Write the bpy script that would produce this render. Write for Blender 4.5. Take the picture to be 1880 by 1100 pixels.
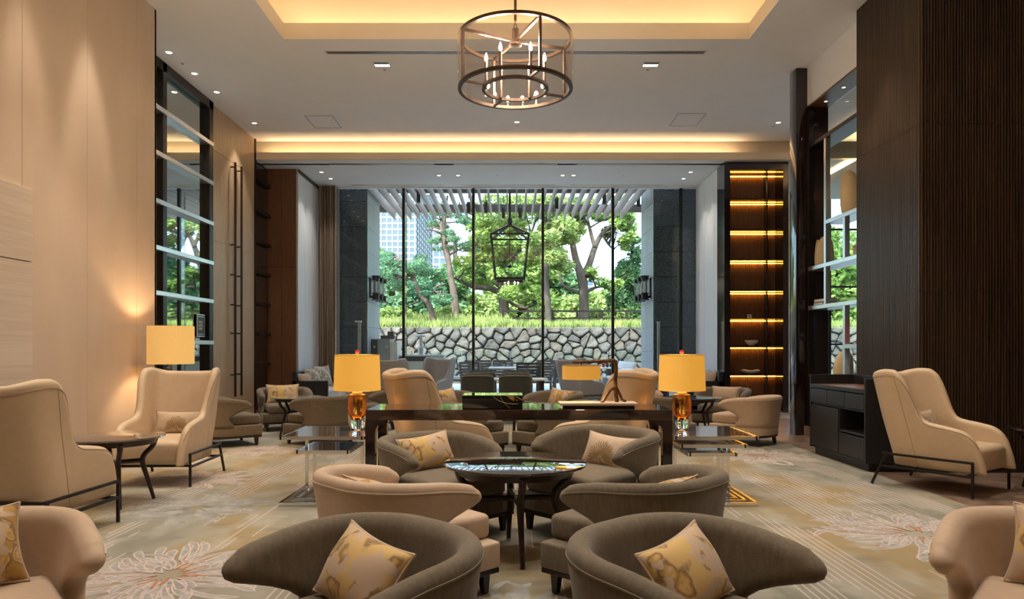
import bpy, bmesh, math, random
import numpy as np
from mathutils import Vector, Matrix

for o in list(bpy.data.objects):
    bpy.data.objects.remove(o)
scene = bpy.context.scene
COL = scene.collection
random.seed(7)
PI = math.pi

# ------------------------------------------------------------------ camera
F, CX, CY, H = 1300.0, 937.0, 640.0, 1.30        # focal length in px, vanishing point, eye height
cam_d = bpy.data.cameras.new('camera')
cam = bpy.data.objects.new('camera', cam_d)
COL.objects.link(cam)
cam.location = (0, 0, H)
cam.rotation_euler = (PI / 2, 0, 0)
cam_d.sensor_width = 36.0
cam_d.lens = F / 1880 * 36
cam_d.shift_x = (940 - CX) / 1880
cam_d.shift_y = (CY - 550) / 1880
cam_d.clip_start = 0.05
cam_d.clip_end = 3000
scene.camera = cam

# ------------------------------------------------------------------ world, sun, exposure
vs = scene.view_settings
vs.view_transform = 'Standard'
vs.look = 'None'
vs.exposure = 0.0
vs.gamma = 1.0
vs.use_curve_mapping = False

world = bpy.data.worlds.new('sky')
scene.world = world
world.use_nodes = True
wn = world.node_tree
for n in list(wn.nodes):
    wn.nodes.remove(n)
w_out = wn.nodes.new('ShaderNodeOutputWorld')
w_bg = wn.nodes.new('ShaderNodeBackground')
w_sky = wn.nodes.new('ShaderNodeTexSky')
w_sky.sky_type = 'NISHITA'
w_sky.sun_disc = False
w_sky.sun_elevation = math.radians(48)
w_sky.sun_rotation = math.radians(200)
w_sky.air_density = 1.0
w_sky.dust_density = 3.5
w_sky.ozone_density = 1.6
w_bg.inputs['Strength'].default_value = 1.15
wn.links.new(w_sky.outputs[0], w_bg.inputs['Color'])
wn.links.new(w_bg.outputs[0], w_out.inputs[0])

def light(name, kind, loc, energy, color, rot=(0, 0, 0), **kw):
    d = bpy.data.lights.new(name, kind)
    d.energy = energy
    d.color = color
    for k, v in kw.items():
        setattr(d, k, v)
    o = bpy.data.objects.new(name, d)
    o.location = loc
    o.rotation_euler = rot
    COL.objects.link(o)
    return o

WARM = (1.0, 0.72, 0.42)
COVE = (1.0, 0.65, 0.33)
WARM2 = (1.0, 0.85, 0.67)
NEUT = (1.0, 0.93, 0.84)
sun = light('sun', 'SUN', (0, 20, 30), 14.0, (1.0, 0.95, 0.86), angle=0.02)
sun.rotation_euler = Vector((0.35, 0.62, -0.85)).to_track_quat('-Z', 'Y').to_euler()

portal = light('window_portal', 'AREA', (0.15, 16.75, 2.5), 1, (1, 1, 1), shape='RECTANGLE', size=8.6, size_y=5.0)
portal.rotation_euler = Vector((0, -1, 0)).to_track_quat('-Z', 'Y').to_euler()
portal.data.cycles.is_portal = True

portal2 = light('side_window_portal', 'AREA', (7.5, 16.75, 2.5), 1, (1, 1, 1), shape='RECTANGLE', size=3.3, size_y=5.0)
portal2.rotation_euler = portal.rotation_euler
portal2.data.cycles.is_portal = True

CEIL = 5.50          # main ceiling
LOWC = 5.09          # lower ceiling by the window
COFX0, COFX1, COFY0, COFY1 = -3.08, 3.24, -2.2, 9.61

# cove light inside the ceiling coffer (strips lying in the pocket behind the lip)
def cove(name, loc, sx, sy, energy, direction, color=COVE):
    o = light(name, 'AREA', loc, energy, color, shape='RECTANGLE', size=sx, size_y=sy)
    o.rotation_euler = Vector(direction).to_track_quat('-Z', 'Y').to_euler()
    return o
cz = CEIL + 0.19
cove('cove_strip_far', ((COFX0 + COFX1) / 2, COFY1 + 0.17, cz), COFX1 - COFX0, 0.05, 26, (0, 0.0, 1))
cove('cove_strip_near', ((COFX0 + COFX1) / 2, COFY0 - 0.17, cz), COFX1 - COFX0, 0.05, 26, (0, 0.0, 1))
for sx, nm in ((COFX0 - 0.17, 'cove_strip_west'), (COFX1 + 0.17, 'cove_strip_east')):
    o = light(nm, 'AREA', (sx, (COFY0 + COFY1) / 2, cz), 47, COVE, shape='RECTANGLE', size=0.05, size_y=COFY1 - COFY0)
    o.rotation_euler = (PI, 0, 0)
# cove over the window bay
cove('cove_strip_window_bay', (-0.2, 14.37, 5.17), 9.6, 0.04, 44, (0, 0, 1))
# cove in the side room seen through the display shelves
o = light('cove_strip_side_room', 'AREA', (6.95, 13.0, 4.93), 45, COVE, shape='RECTANGLE', size=0.05, size_y=5.0)
o.rotation_euler = (PI, 0, 0)

# ------------------------------------------------------------------ helpers
def P(px, py, d):
    """photo pixel at distance d -> world point"""
    return Vector(((px - CX) * d / F, d, H - (py - CY) * d / F))

def nodes_of(m):
    return m.node_tree.nodes, m.node_tree.links

def mat(name, col, rough=0.5, metal=0.0, var=0.06, scale=8.0, bump=0.0, bscale=200.0, spec=0.5,
        coat=0.0, stretch=(1, 1, 1), col2=None, lo=0.35, hi=0.65, sheen=0.0, emit=None, estr=0.0, detail=3.0):
    m = bpy.data.materials.new(name)
    m.use_nodes = True
    N, L = nodes_of(m)
    b = N['Principled BSDF']
    b.inputs['Roughness'].default_value = rough
    b.inputs['Metallic'].default_value = metal
    b.inputs['Specular IOR Level'].default_value = spec
    b.inputs['Coat Weight'].default_value = coat
    b.inputs['Coat Roughness'].default_value = 0.03
    b.inputs['Sheen Weight'].default_value = sheen
    tc = N.new('ShaderNodeTexCoord')
    mp = N.new('ShaderNodeMapping')
    mp.inputs['Scale'].default_value = stretch
    L.new(tc.outputs['Object'], mp.inputs['Vector'])
    nz = N.new('ShaderNodeTexNoise')
    nz.inputs['Scale'].default_value = scale
    nz.inputs['Detail'].default_value = detail
    L.new(mp.outputs[0], nz.inputs['Vector'])
    cr = N.new('ShaderNodeValToRGB')
    cr.color_ramp.elements[0].position = lo
    cr.color_ramp.elements[1].position = hi
    c = Vector(col)
    a = c * (1 - var)
    z = Vector(col2) if col2 else c * (1 + var)
    cr.color_ramp.elements[0].color = (*a, 1)
    cr.color_ramp.elements[1].color = (*z, 1)
    L.new(nz.outputs['Fac'], cr.inputs[0])
    L.new(cr.outputs[0], b.inputs['Base Color'])
    if bump:
        n2 = N.new('ShaderNodeTexNoise')
        n2.inputs['Scale'].default_value = bscale
        n2.inputs['Detail'].default_value = 2.0
        L.new(mp.outputs[0], n2.inputs['Vector'])
        bp = N.new('ShaderNodeBump')
        bp.inputs['Strength'].default_value = bump
        bp.inputs['Distance'].default_value = 0.01
        L.new(n2.outputs['Fac'], bp.inputs['Height'])
        L.new(bp.outputs[0], b.inputs['Normal'])
    if emit:
        b.inputs['Emission Color'].default_value = (*emit, 1)
        b.inputs['Emission Strength'].default_value = estr
    return m

def glass(name, tint=(0.9, 0.96, 0.95), blend=0.12, rough=0.0, gloss=(1, 1, 1)):
    """thin pane: transparent with a fresnel reflection"""
    m = bpy.data.materials.new(name)
    m.use_nodes = True
    N, L = nodes_of(m)
    for n in list(N):
        N.remove(n)
    out = N.new('ShaderNodeOutputMaterial')
    t = N.new('ShaderNodeBsdfTransparent')
    t.inputs[0].default_value = (*tint, 1)
    g = N.new('ShaderNodeBsdfGlossy')
    g.inputs['Color'].default_value = (*gloss, 1)
    g.inputs['Roughness'].default_value = rough
    lw = N.new('ShaderNodeLayerWeight')
    lw.inputs['Blend'].default_value = 0.5
    pw = N.new('ShaderNodeMath')
    pw.operation = 'POWER'
    L.new(lw.outputs['Facing'], pw.inputs[0])
    pw.inputs[1].default_value = 5.0
    ma = N.new('ShaderNodeMath')
    ma.operation = 'MULTIPLY_ADD'
    L.new(pw.outputs[0], ma.inputs[0])
    ma.inputs[1].default_value = 0.9
    ma.inputs[2].default_value = blend * 0.3
    mx = N.new('ShaderNodeMixShader')
    L.new(ma.outputs[0], mx.inputs[0])
    L.new(t.outputs[0], mx.inputs[1])
    L.new(g.outputs[0], mx.inputs[2])
    L.new(mx.outputs[0], out.inputs[0])
    return m

def solid_glass(name, col, rough=0.0, ior=1.45):
    m = mat(name, col, rough=rough, var=0.02)
    b = m.node_tree.nodes['Principled BSDF']
    b.inputs['Transmission Weight'].default_value = 1.0
    b.inputs['IOR'].default_value = ior
    return m

def emission(name, col, strength):
    m = bpy.data.materials.new(name)
    m.use_nodes = True
    N, L = nodes_of(m)
    for n in list(N):
        N.remove(n)
    out = N.new('ShaderNodeOutputMaterial')
    e = N.new('ShaderNodeEmission')
    e.inputs[0].default_value = (*col, 1)
    e.inputs[1].default_value = strength
    L.new(e.outputs[0], out.inputs[0])
    return m

class MB:
    """mesh builder: collects shapes, build() makes ONE mesh object"""
    def __init__(s):
        s.v, s.f = [], []
    def add(s, vs_, fs_, M=None):
        k = len(s.v)
        for p in vs_:
            p = Vector(p)
            s.v.append(M @ p if M is not None else p)
        for f in fs_:
            s.f.append([i + k for i in f])
        return s
    def box(s, x0, x1, y0, y1, z0, z1, M=None):
        vv = [(x, y, z) for x in (x0, x1) for y in (y0, y1) for z in (z0, z1)]
        ff = [(0, 1, 3, 2), (4, 6, 7, 5), (0, 4, 5, 1), (2, 3, 7, 6), (0, 2, 6, 4), (1, 5, 7, 3)]
        return s.add(vv, ff, M)
    def bar(s, a, b, w, h=None, up=(0, 0, 1), w2=None, h2=None):
        """rectangular bar from a to b"""
        a, b = Vector(a), Vector(b)
        h = w if h is None else h
        w2 = w if w2 is None else w2
        h2 = h if h2 is None else h2
        d = (b - a).normalized()
        u = Vector(up)
        if abs(d.dot(u)) > 0.99:
            u = Vector((0, 1, 0))
        x = d.cross(u).normalized()
        y = x.cross(d).normalized()
        vv = []
        for p, ww, hh in ((a, w, h), (b, w2, h2)):
            for i, j in ((-1, -1), (1, -1), (1, 1), (-1, 1)):
                vv.append(p + x * i * ww / 2 + y * j * hh / 2)
        ff = [(3, 2, 1, 0), (4, 5, 6, 7)] + [(i, (i + 1) % 4, (i + 1) % 4 + 4, i + 4) for i in range(4)]
        return s.add(vv, ff)
    def tube(s, pts, r, n=8, closed=False, caps=True, sq=None):
        """round tube along points; r number or list; sq=(wx,wy) makes the section elliptic"""
        pts = [Vector(p) for p in pts]
        m = len(pts)
        rs = r if isinstance(r, (list, tuple)) else [r] * m
        k = len(s.v)
        ref = None
        for i, p in enumerate(pts):
            if closed:
                d = pts[(i + 1) % m] - pts[i - 1]
            else:
                d = pts[min(i + 1, m - 1)] - pts[max(i - 1, 0)]
            d = d.normalized() if d.length > 1e-9 else Vector((0, 0, 1))
            if ref is None:
                ref = Vector((0, 0, 1)) if abs(d.z) < 0.9 else Vector((1, 0, 0))
            x = d.cross(ref)
            if x.length < 1e-6:
                x = d.orthogonal()
            x.normalize()
            y = x.cross(d).normalized()
            ref = y
            for j in range(n):
                a = 2 * PI * j / n
                s.v.append(p + (x * math.cos(a) + y * math.sin(a)) * rs[i])
        lim = m if closed else m - 1
        for i in range(lim):
            i2 = (i + 1) % m
            for j in range(n):
                j2 = (j + 1) % n
                s.f.append([k + i * n + j, k + i * n + j2, k + i2 * n + j2, k + i2 * n + j])
        if caps and not closed:
            s.f.append([k + j for j in reversed(range(n))])
            s.f.append([k + (m - 1) * n + j for j in range(n)])
        return s
    def lathe(s, prof, n=24, c=(0, 0, 0), cap=True):
        """profile [(r,z)...] bottom to top turned about z through c"""
        k = len(s.v)
        cx, cy, cz_ = c
        for r, z in prof:
            for j in range(n):
                a = 2 * PI * j / n
                s.v.append(Vector((cx + r * math.cos(a), cy + r * math.sin(a), cz_ + z)))
        for i in range(len(prof) - 1):
            for j in range(n):
                j2 = (j + 1) % n
                s.f.append([k + i * n + j, k + i * n + j2, k + (i + 1) * n + j2, k + (i + 1) * n + j])
        if cap:
            s.f.append([k + j for j in reversed(range(n))])
            s.f.append([k + (len(prof) - 1) * n + j for j in range(n)])
        return s
    def prism(s, poly, z0, z1, inset=0.0):
        k = len(s.v)
        n = len(poly)
        for z in (z0, z1):
            for x, y in poly:
                s.v.append(Vector((x, y, z)))
        s.f.append([k + i for i in reversed(range(n))])
        s.f.append([k + n + i for i in range(n)])
        for i in range(n):
            j = (i + 1) % n
            s.f.append([k + i, k + j, k + n + j, k + n + i])
        return s
    def mesh(s, name, bevel=0.0, seg=2, smooth=False, merge=0.0, angle=35, recalc=True):
        me = bpy.data.meshes.new(name)
        me.from_pydata([tuple(v) for v in s.v], [], s.f)
        if bevel or merge or recalc:
            bm = bmesh.new()
            bm.from_mesh(me)
            if merge:
                bmesh.ops.remove_doubles(bm, verts=bm.verts, dist=merge)
            if recalc:
                bmesh.ops.recalc_face_normals(bm, faces=bm.faces)
            if bevel:
                es = [e for e in bm.edges if len(e.link_faces) == 2 and e.calc_face_angle(0) > math.radians(30)]
                bmesh.ops.bevel(bm, geom=es, offset=bevel, segments=seg, profile=0.5, affect='EDGES', clamp_overlap=True)
            bm.to_mesh(me)
            bm.free()
        if smooth:
            me.polygons.foreach_set('use_smooth', [True] * len(me.polygons))
            if angle:
                try:
                    me.set_sharp_from_angle(angle=math.radians(angle))
                except Exception:
                    pass
        me.update()
        return me
    def build(s, name, m, parent=None, **kw):
        return link(name, s.mesh(name, **kw), m, parent)

def link(name, me, m=None, parent=None, loc=None, rot=None):
    o = bpy.data.objects.new(name, me)
    if m is not None and me is not None and len(me.materials) == 0:
        me.materials.append(m)
    COL.objects.link(o)
    if parent is not None:
        o.parent = parent
    if loc is not None:
        o.location = loc
    if rot is not None:
        o.rotation_euler = rot
    return o

def tag(o, label, cat, group=None, kind=None):
    o['label'] = label
    if cat:
        o['category'] = cat
    if group:
        o['group'] = group
    if kind:
        o['kind'] = kind
    return o

def thing(name, label, cat, loc=(0, 0, 0), rz=0.0, group=None):
    o = bpy.data.objects.new(name, None)
    COL.objects.link(o)
    o.empty_display_size = 0.1
    o.location = loc
    o.rotation_euler = (0, 0, rz)
    return tag(o, label, cat, group)

def struct(o, label=None):
    o['kind'] = 'structure'
    if label:
        o['label'] = label
    return o

def copy_tree(o, parent=None):
    c = o.copy()
    COL.objects.link(c)
    c.parent = parent
    for ch in list(o.children):
        copy_tree(ch, c)
    return c

class Proto:
    """first use places the prototype itself, later uses are copies"""
    def __init__(s, maker):
        s.maker, s.o, s.used = maker, None, False
    def place(s, label, cat, loc, rz, group):
        if s.o is None:
            s.o = s.maker()
            o = s.o
        else:
            o = copy_tree(s.o)
        o.location = loc
        o.rotation_euler = (0, 0, rz)
        return tag(o, label, cat, group)

def face(fx, fy):
    """z rotation that turns a thing's front (-Y) to (fx, fy)"""
    return math.atan2(fx, -fy)

def herm(pts, x):
    """smooth 1-D interpolation through (x,y) points"""
    if x <= pts[0][0]:
        return pts[0][1]
    if x >= pts[-1][0]:
        return pts[-1][1]
    n = len(pts)
    i = 0
    while x > pts[i + 1][0]:
        i += 1
    def slope(k):
        if k == 0 or k == n - 1:
            return 0 if n > 2 else (pts[1][1] - pts[0][1]) / (pts[1][0] - pts[0][0])
        a = (pts[k][1] - pts[k - 1][1]) / (pts[k][0] - pts[k - 1][0])
        b = (pts[k + 1][1] - pts[k][1]) / (pts[k + 1][0] - pts[k][0])
        return 0 if a * b <= 0 else 2 * a * b / (a + b)
    x0, y0 = pts[i]
    x1, y1 = pts[i + 1]
    h = x1 - x0
    t = (x - x0) / h
    m0, m1 = slope(i), slope(i + 1)
    return ((2 * t**3 - 3 * t**2 + 1) * y0 + (t**3 - 2 * t**2 + t) * h * m0
            + (-2 * t**3 + 3 * t**2) * y1 + (t**3 - t**2) * h * m1)

def sstep(a, b, x):
    t = min(1, max(0, (x - a) / (b - a)))
    return t * t * (3 - 2 * t)

# ------------------------------------------------------------------ materials
M = {}
M['fabric_wall'] = mat('beige_wall_fabric', (0.60, 0.47, 0.36), 0.85, var=0.04, scale=3, bump=0.12, bscale=260, stretch=(1, 1, 0.4))
M['wood_light'] = mat('honey_wood', (0.46, 0.31, 0.18), 0.36, var=0.14, scale=9, stretch=(6, 6, 0.35))
M['wood_red'] = mat('red_brown_wood', (0.17, 0.075, 0.035), 0.4, var=0.15, scale=9, stretch=(6, 6, 0.35))
M['ebony'] = mat('macassar_ebony', (0.008, 0.007, 0.010), 0.10, var=0.3, scale=10, stretch=(12, 12, 0.3), col2=(0.030, 0.014, 0.011), coat=0.7)
M['ebony_h'] = mat('macassar_ebony_top', (0.012, 0.010, 0.012), 0.08, var=0.3, scale=10, stretch=(0.4, 14, 2), col2=(0.06, 0.026, 0.016), coat=1.0)
M['ribbed'] = mat('bronze_ribbed_wood', (0.026, 0.016, 0.011), 0.34, var=0.35, scale=6, stretch=(14, 14, 0.15), col2=(0.070, 0.040, 0.023), spec=0.6)
M['black_wood'] = mat('black_oak', (0.012, 0.012, 0.014), 0.42, var=0.3, scale=10, stretch=(10, 10, 0.5), col2=(0.024, 0.024, 0.027))
M['dark_leg'] = mat('dark_walnut_leg', (0.022, 0.011, 0.009), 0.3, var=0.25, scale=12, stretch=(4, 4, 0.6), col2=(0.036, 0.017, 0.012))
M['ceiling'] = mat('painted_ceiling', (0.84, 0.84, 0.85), 0.9, var=0.01, scale=2)
M['cove'] = mat('painted_cove', (0.78, 0.70, 0.58), 0.9, var=0.01, scale=2)
M['floor_pale'] = mat('pale_stone_floor', (0.50, 0.47, 0.44), 0.22, var=0.12, scale=4, col2=(0.60, 0.57, 0.54), detail=8)
M['white_panel'] = mat('pale_silver_panel', (0.84, 0.84, 0.86), 0.6, var=0.03, scale=4, stretch=(3, 3, 0.2))
M['stone_floor'] = mat('brown_stone_floor', (0.20, 0.135, 0.10), 0.28, var=0.25, scale=5, col2=(0.30, 0.21, 0.16), detail=8)
M['travertine'] = mat('vein_cut_travertine', (0.58, 0.475, 0.375), 0.6, var=0.05, scale=2.5, stretch=(0.4, 0.4, 16), col2=(0.63, 0.525, 0.42), bump=0.04, bscale=8)
M['dark_metal'] = mat('dark_bronze_metal', (0.030, 0.026, 0.024), 0.35, metal=0.7, var=0.1)
M['bronze'] = mat('warm_bronze', (0.06, 0.036, 0.024), 0.35, metal=0.8, var=0.15)
M['steel'] = mat('brushed_steel', (0.70, 0.70, 0.70), 0.32, metal=0.9, var=0.05, scale=40)
M['chrome'] = mat('chrome', (0.80, 0.78, 0.76), 0.16, metal=1.0, var=0.02)
M['mirror'] = mat('mirror_glass', (0.62, 0.66, 0.66), 0.02, metal=1.0, var=0.01)
M['mirror_dim'] = mat('tinted_mirror_glass', (0.62, 0.67, 0.66), 0.02, metal=1.0, var=0.01)
M['pane'] = glass('window_glass', (0.93, 0.985, 0.975), 0.10)
M['pane_edge'] = mat('green_glass_edge', (0.06, 0.22, 0.20), 0.1, var=0.05)
M['clear'] = glass('clear_glass', (0.97, 0.97, 0.96), 0.15)
M['shade_glass'] = glass('smoked_chandelier_glass', (0.90, 0.86, 0.82), 0.16)
M['taupe'] = mat('taupe_linen_velvet', (0.150, 0.119, 0.080), 0.85, var=0.12, scale=60, stretch=(1, 1, 0.25), bump=0.25, bscale=420, sheen=0.18, detail=5)
M['taupe_pipe'] = mat('taupe_piping', (0.20, 0.165, 0.12), 0.8, var=0.05)
M['beige'] = mat('beige_upholstery', (0.50, 0.365, 0.255), 0.62, var=0.04, scale=30, bump=0.10, bscale=500, sheen=0.15)
M['beige_pipe'] = mat('beige_piping', (0.58, 0.45, 0.33), 0.7, var=0.05)
M['cream'] = mat('cream_leather', (0.57, 0.43, 0.29), 0.5, var=0.03, scale=14, bump=0.06, bscale=400)
M['cream_pipe'] = mat('cream_piping', (0.34, 0.235, 0.15), 0.6, var=0.05)
M['grey_leather'] = mat('grey_leather', (0.36, 0.355, 0.345), 0.5, var=0.04, scale=14)
M['grey_pipe'] = mat('grey_piping', (0.5, 0.5, 0.49), 0.6, var=0.05)
M['green_fab'] = mat('dark_green_grey_fabric', (0.040, 0.046, 0.042), 0.7, var=0.1, scale=30, sheen=0.2)
M['green_pipe'] = mat('pale_edge_piping', (0.30, 0.32, 0.30), 0.6, var=0.05)
M['lacquer'] = mat('dark_lacquer_top', (0.020, 0.014, 0.012), 0.05, var=0.5, scale=6, stretch=(1, 6, 1), coat=1.0)
M['smoke_top'] = mat('smoked_marble_top', (0.075, 0.06, 0.05), 0.07, var=0.2, scale=7, col2=(0.13, 0.10, 0.085), coat=1.0, detail=6)
M['pale_sofa'] = mat('pale_sofa_fabric', (0.62, 0.58, 0.53), 0.85, var=0.04, scale=20)
M['teak'] = mat('weathered_dark_teak', (0.085, 0.065, 0.058), 0.6, var=0.2, scale=14, stretch=(1, 1, 5))
M['black_lacquer'] = mat('black_lacquer', (0.006, 0.007, 0.010), 0.06, var=0.2, coat=1.0)
M['gold'] = mat('gold_maki_e', (0.55, 0.38, 0.14), 0.4, metal=0.6, var=0.2, scale=40)
M['ceramic'] = mat('cream_ceramic', (0.66, 0.52, 0.30), 0.5, var=0.06, scale=12)
M['white'] = mat('white_porcelain', (0.75, 0.73, 0.70), 0.35, var=0.03)
M['red'] = mat('red_lacquer', (0.42, 0.012, 0.012), 0.25, var=0.1)
M['branch'] = mat('bronze_branch', (0.16, 0.085, 0.035), 0.45, metal=0.5, var=0.45, scale=30, bump=0.5, bscale=60, stretch=(1, 1, 0.4))
M['paper'] = mat('book_paper', (0.45, 0.38, 0.30), 0.8, var=0.1)
# ------------------------------------------------------------------ carpet and special materials
def m_carpet():
    m = bpy.data.materials.new('patterned_wool_carpet')
    m.use_nodes = True
    N, L = nodes_of(m)
    b = N['Principled BSDF']
    b.inputs['Roughness'].default_value = 0.95
    b.inputs['Specular IOR Level'].default_value = 0.15
    b.inputs['Sheen Weight'].default_value = 0.2
    tc = N.new('ShaderNodeTexCoord')
    sp = N.new('ShaderNodeSeparateXYZ')
    L.new(tc.outputs['Object'], sp.inputs[0])
    def math_(op, a, b_=None):
        n = N.new('ShaderNodeMath')
        n.operation = op
        for i, q in enumerate((a, b_)):
            if q is None:
                continue
            if isinstance(q, (int, float)):
                n.inputs[i].default_value = q
            else:
                L.new(q, n.inputs[i])
        return n.outputs[0]
    def noise(vec, scale, detail=3.0):
        n = N.new('ShaderNodeTexNoise')
        n.inputs['Scale'].default_value = scale
        n.inputs['Detail'].default_value = detail
        L.new(vec, n.inputs['Vector'])
        return n.outputs['Fac']
    def mapv(sc, loc=(0, 0, 0)):
        n = N.new('ShaderNodeMapping')
        n.inputs['Scale'].default_value = sc
        n.inputs['Location'].default_value = loc
        L.new(tc.outputs['Object'], n.inputs['Vector'])
        return n.outputs[0]
    def ramp(fac, els):
        n = N.new('ShaderNodeValToRGB')
        while len(n.color_ramp.elements) < len(els):
            n.color_ramp.elements.new(0.5)
        for e, (p, c) in zip(n.color_ramp.elements, els):
            e.position = p
            e.color = (*c, 1)
        L.new(fac, n.inputs[0])
        return n.outputs[0]
    def mix(f, a, c):
        n = N.new('ShaderNodeMix')
        n.data_type = 'RGBA'
        if isinstance(f, float):
            n.inputs[0].default_value = f
        else:
            L.new(f, n.inputs[0])
        for i, q in ((6, a), (7, c)):
            if isinstance(q, tuple):
                n.inputs[i].default_value = (*q, 1)
            else:
                L.new(q, n.inputs[i])
        return n.outputs[2]
    big = noise(mapv((0.9, 0.55, 1)), 0.8, 4.0)
    base = ramp(big, [(0.34, (0.20, 0.205, 0.165)), (0.45, (0.34, 0.325, 0.26)), (0.52, (0.34, 0.25, 0.115)), (0.60, (0.33, 0.30, 0.22)), (0.68, (0.245, 0.25, 0.22))])
    mid = noise(mapv((2.5, 1.2, 1), (4, 2, 0)), 1.6, 6.0)
    base = mix(math_('MULTIPLY', ramp(mid, [(0.50, (0, 0, 0)), (0.66, (1, 1, 1))]), 0.55), base, (0.48, 0.465, 0.41))
    dk = noise(mapv((2.0, 3.0, 1), (9, 1, 0)), 1.3, 7.0)
    base = mix(math_('MULTIPLY', ramp(dk, [(0.56, (0, 0, 0)), (0.66, (1, 1, 1))]), 0.45), base, (0.15, 0.155, 0.145))
    # bundles of thin lilac lines running the length of the room
    u = math_('DIVIDE', sp.outputs['X'], 0.047)
    fr = math_('FRACT', u)
    fl = math_('FLOOR', u)
    line = math_('LESS_THAN', fr, 0.22)
    cv = N.new('ShaderNodeCombineXYZ')
    L.new(math_('MULTIPLY', fl, 0.085), cv.inputs[0])
    L.new(math_('MULTIPLY', sp.outputs['Y'], 0.30), cv.inputs[1])
    ends = noise(cv.outputs[0], 1.9, 1.0)
    on = math_('GREATER_THAN', ends, 0.53)
    base = mix(math_('MULTIPLY', math_('MULTIPLY', line, on), 0.85), base, (0.66, 0.55, 0.54))
    fine = noise(mapv((1, 1, 1)), 380.0, 2.0)
    base = mix(0.35, base, mix(fine, base, (0.16, 0.15, 0.12)))
    L.new(base, b.inputs['Base Color'])
    bp = N.new('ShaderNodeBump')
    bp.inputs['Strength'].default_value = 0.35
    bp.inputs['Distance'].default_value = 0.006
    L.new(fine, bp.inputs['Height'])
    L.new(bp.outputs[0], b.inputs['Normal'])
    return m

def m_floral(name, ground, c1, c2, c3, scale=7.0, off=0.0):
    m = bpy.data.materials.new(name)
    m.use_nodes = True
    N, L = nodes_of(m)
    b = N['Principled BSDF']
    b.inputs['Roughness'].default_value = 0.75
    b.inputs['Sheen Weight'].default_value = 0.2
    tc = N.new('ShaderNodeTexCoord')
    mp = N.new('ShaderNodeMapping')
    mp.inputs['Location'].default_value = (off, off * 0.7, off * 1.3)
    L.new(tc.outputs['Object'], mp.inputs['Vector'])
    wv = N.new('ShaderNodeTexNoise')
    wv.inputs['Scale'].default_value = 9
    wv.inputs['Detail'].default_value = 4
    L.new(mp.outputs[0], wv.inputs['Vector'])
    dm = N.new('ShaderNodeMix')
    dm.data_type = 'RGBA'
    dm.inputs[0].default_value = 0.12
    L.new(mp.outputs[0], dm.inputs[6])
    L.new(wv.outputs['Color'], dm.inputs[7])
    vo = N.new('ShaderNodeTexVoronoi')
    vo.inputs['Scale'].default_value = scale
    L.new(dm.outputs[2], vo.inputs['Vector'])
    wave = N.new('ShaderNodeTexNoise')
    wave.inputs['Scale'].default_value = scale * 0.8
    wave.inputs['Detail'].default_value = 2
    L.new(dm.outputs[2], wave.inputs['Vector'])
    cr = N.new('ShaderNodeValToRGB')
    els = [(0.0, c3), (0.10, c1), (0.24, c2), (0.34, c1), (0.40, c3), (0.52, c2)]
    while len(cr.color_ramp.elements) < len(els):
        cr.color_ramp.elements.new(0.5)
    for e, (p, c) in zip(cr.color_ramp.elements, els):
        e.position = p
        e.color = (*c, 1)
    L.new(vo.outputs['Distance'], cr.inputs[0])
    mask = N.new('ShaderNodeValToRGB')
    mask.color_ramp.elements[0].position = 0.455
    mask.color_ramp.elements[1].position = 0.475
    L.new(wave.outputs['Fac'], mask.inputs[0])
    mx = N.new('ShaderNodeMix')
    mx.data_type = 'RGBA'
    L.new(mask.outputs[0], mx.inputs[0])
    mx.inputs[6].default_value = (*ground, 1)
    L.new(cr.outputs[0], mx.inputs[7])
    L.new(mx.outputs[2], b.inputs['Base Color'])
    bp = N.new('ShaderNodeBump')
    bp.inputs['Strength'].default_value = 0.25
    bp.inputs['Distance'].default_value = 0.01
    L.new(vo.outputs['Distance'], bp.inputs['Height'])
    L.new(bp.outputs[0], b.inputs['Normal'])
    return m

def m_shade(name, col, strength):
    """lit fabric lamp shade"""
    m = mat(name, (0.62, 0.42, 0.14), 0.8, var=0.03, scale=60, stretch=(1, 1, 0.3), emit=col, estr=strength)
    return m

M['carpet'] = m_carpet()
FG, G1, G2, G3 = (0.52, 0.385, 0.27), (0.42, 0.24, 0.045), (0.60, 0.40, 0.14), (0.20, 0.115, 0.05)
M['floral_a'] = m_floral('gold_floral_cushion_a', FG, G1, G2, G3, 11.0, 0.0)
M['floral_b'] = m_floral('gold_floral_cushion_b', FG, G1, G2, G3, 12.0, 3.1)
M['floral_c'] = m_floral('gold_floral_cushion_c', FG, G2, G1, G3, 13.0, 5.7)
M['floral_w'] = m_floral('grey_floral_cushion', (0.56, 0.53, 0.48), (0.22, 0.16, 0.07), (0.40, 0.36, 0.30), (0.30, 0.24, 0.15), 13.0, 1.7)
M['leafy'] = m_floral('tan_leaf_cushion', (0.50, 0.38, 0.26), (0.30, 0.20, 0.11), (0.40, 0.29, 0.18), (0.36, 0.26, 0.16), 12.0, 8.2)
M['plain_cushion'] = mat('plain_beige_cushion', (0.50, 0.38, 0.27), 0.8, var=0.05, scale=20)
M['tan_emb'] = mat('tan_embroidery', (0.30, 0.19, 0.075), 0.7, var=0.2, scale=60)
M['shade_gold'] = m_shade('gold_lamp_shade', (1.0, 0.44, 0.035), 0.52)
M['shade_cream'] = m_shade('cream_lamp_shade', (1.0, 0.56, 0.17), 0.50)
M['shade_branch'] = m_shade('amber_lamp_shade', (1.0, 0.42, 0.035), 0.42)
M['led'] = emission('led_amber', (1.0, 0.42, 0.035), 26.0)
M['bulb'] = emission('candle_bulb', (1.0, 0.78, 0.5), 30.0)
M['lens'] = emission('downlight_lens', (1.0, 0.88, 0.72), 5.0)
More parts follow.
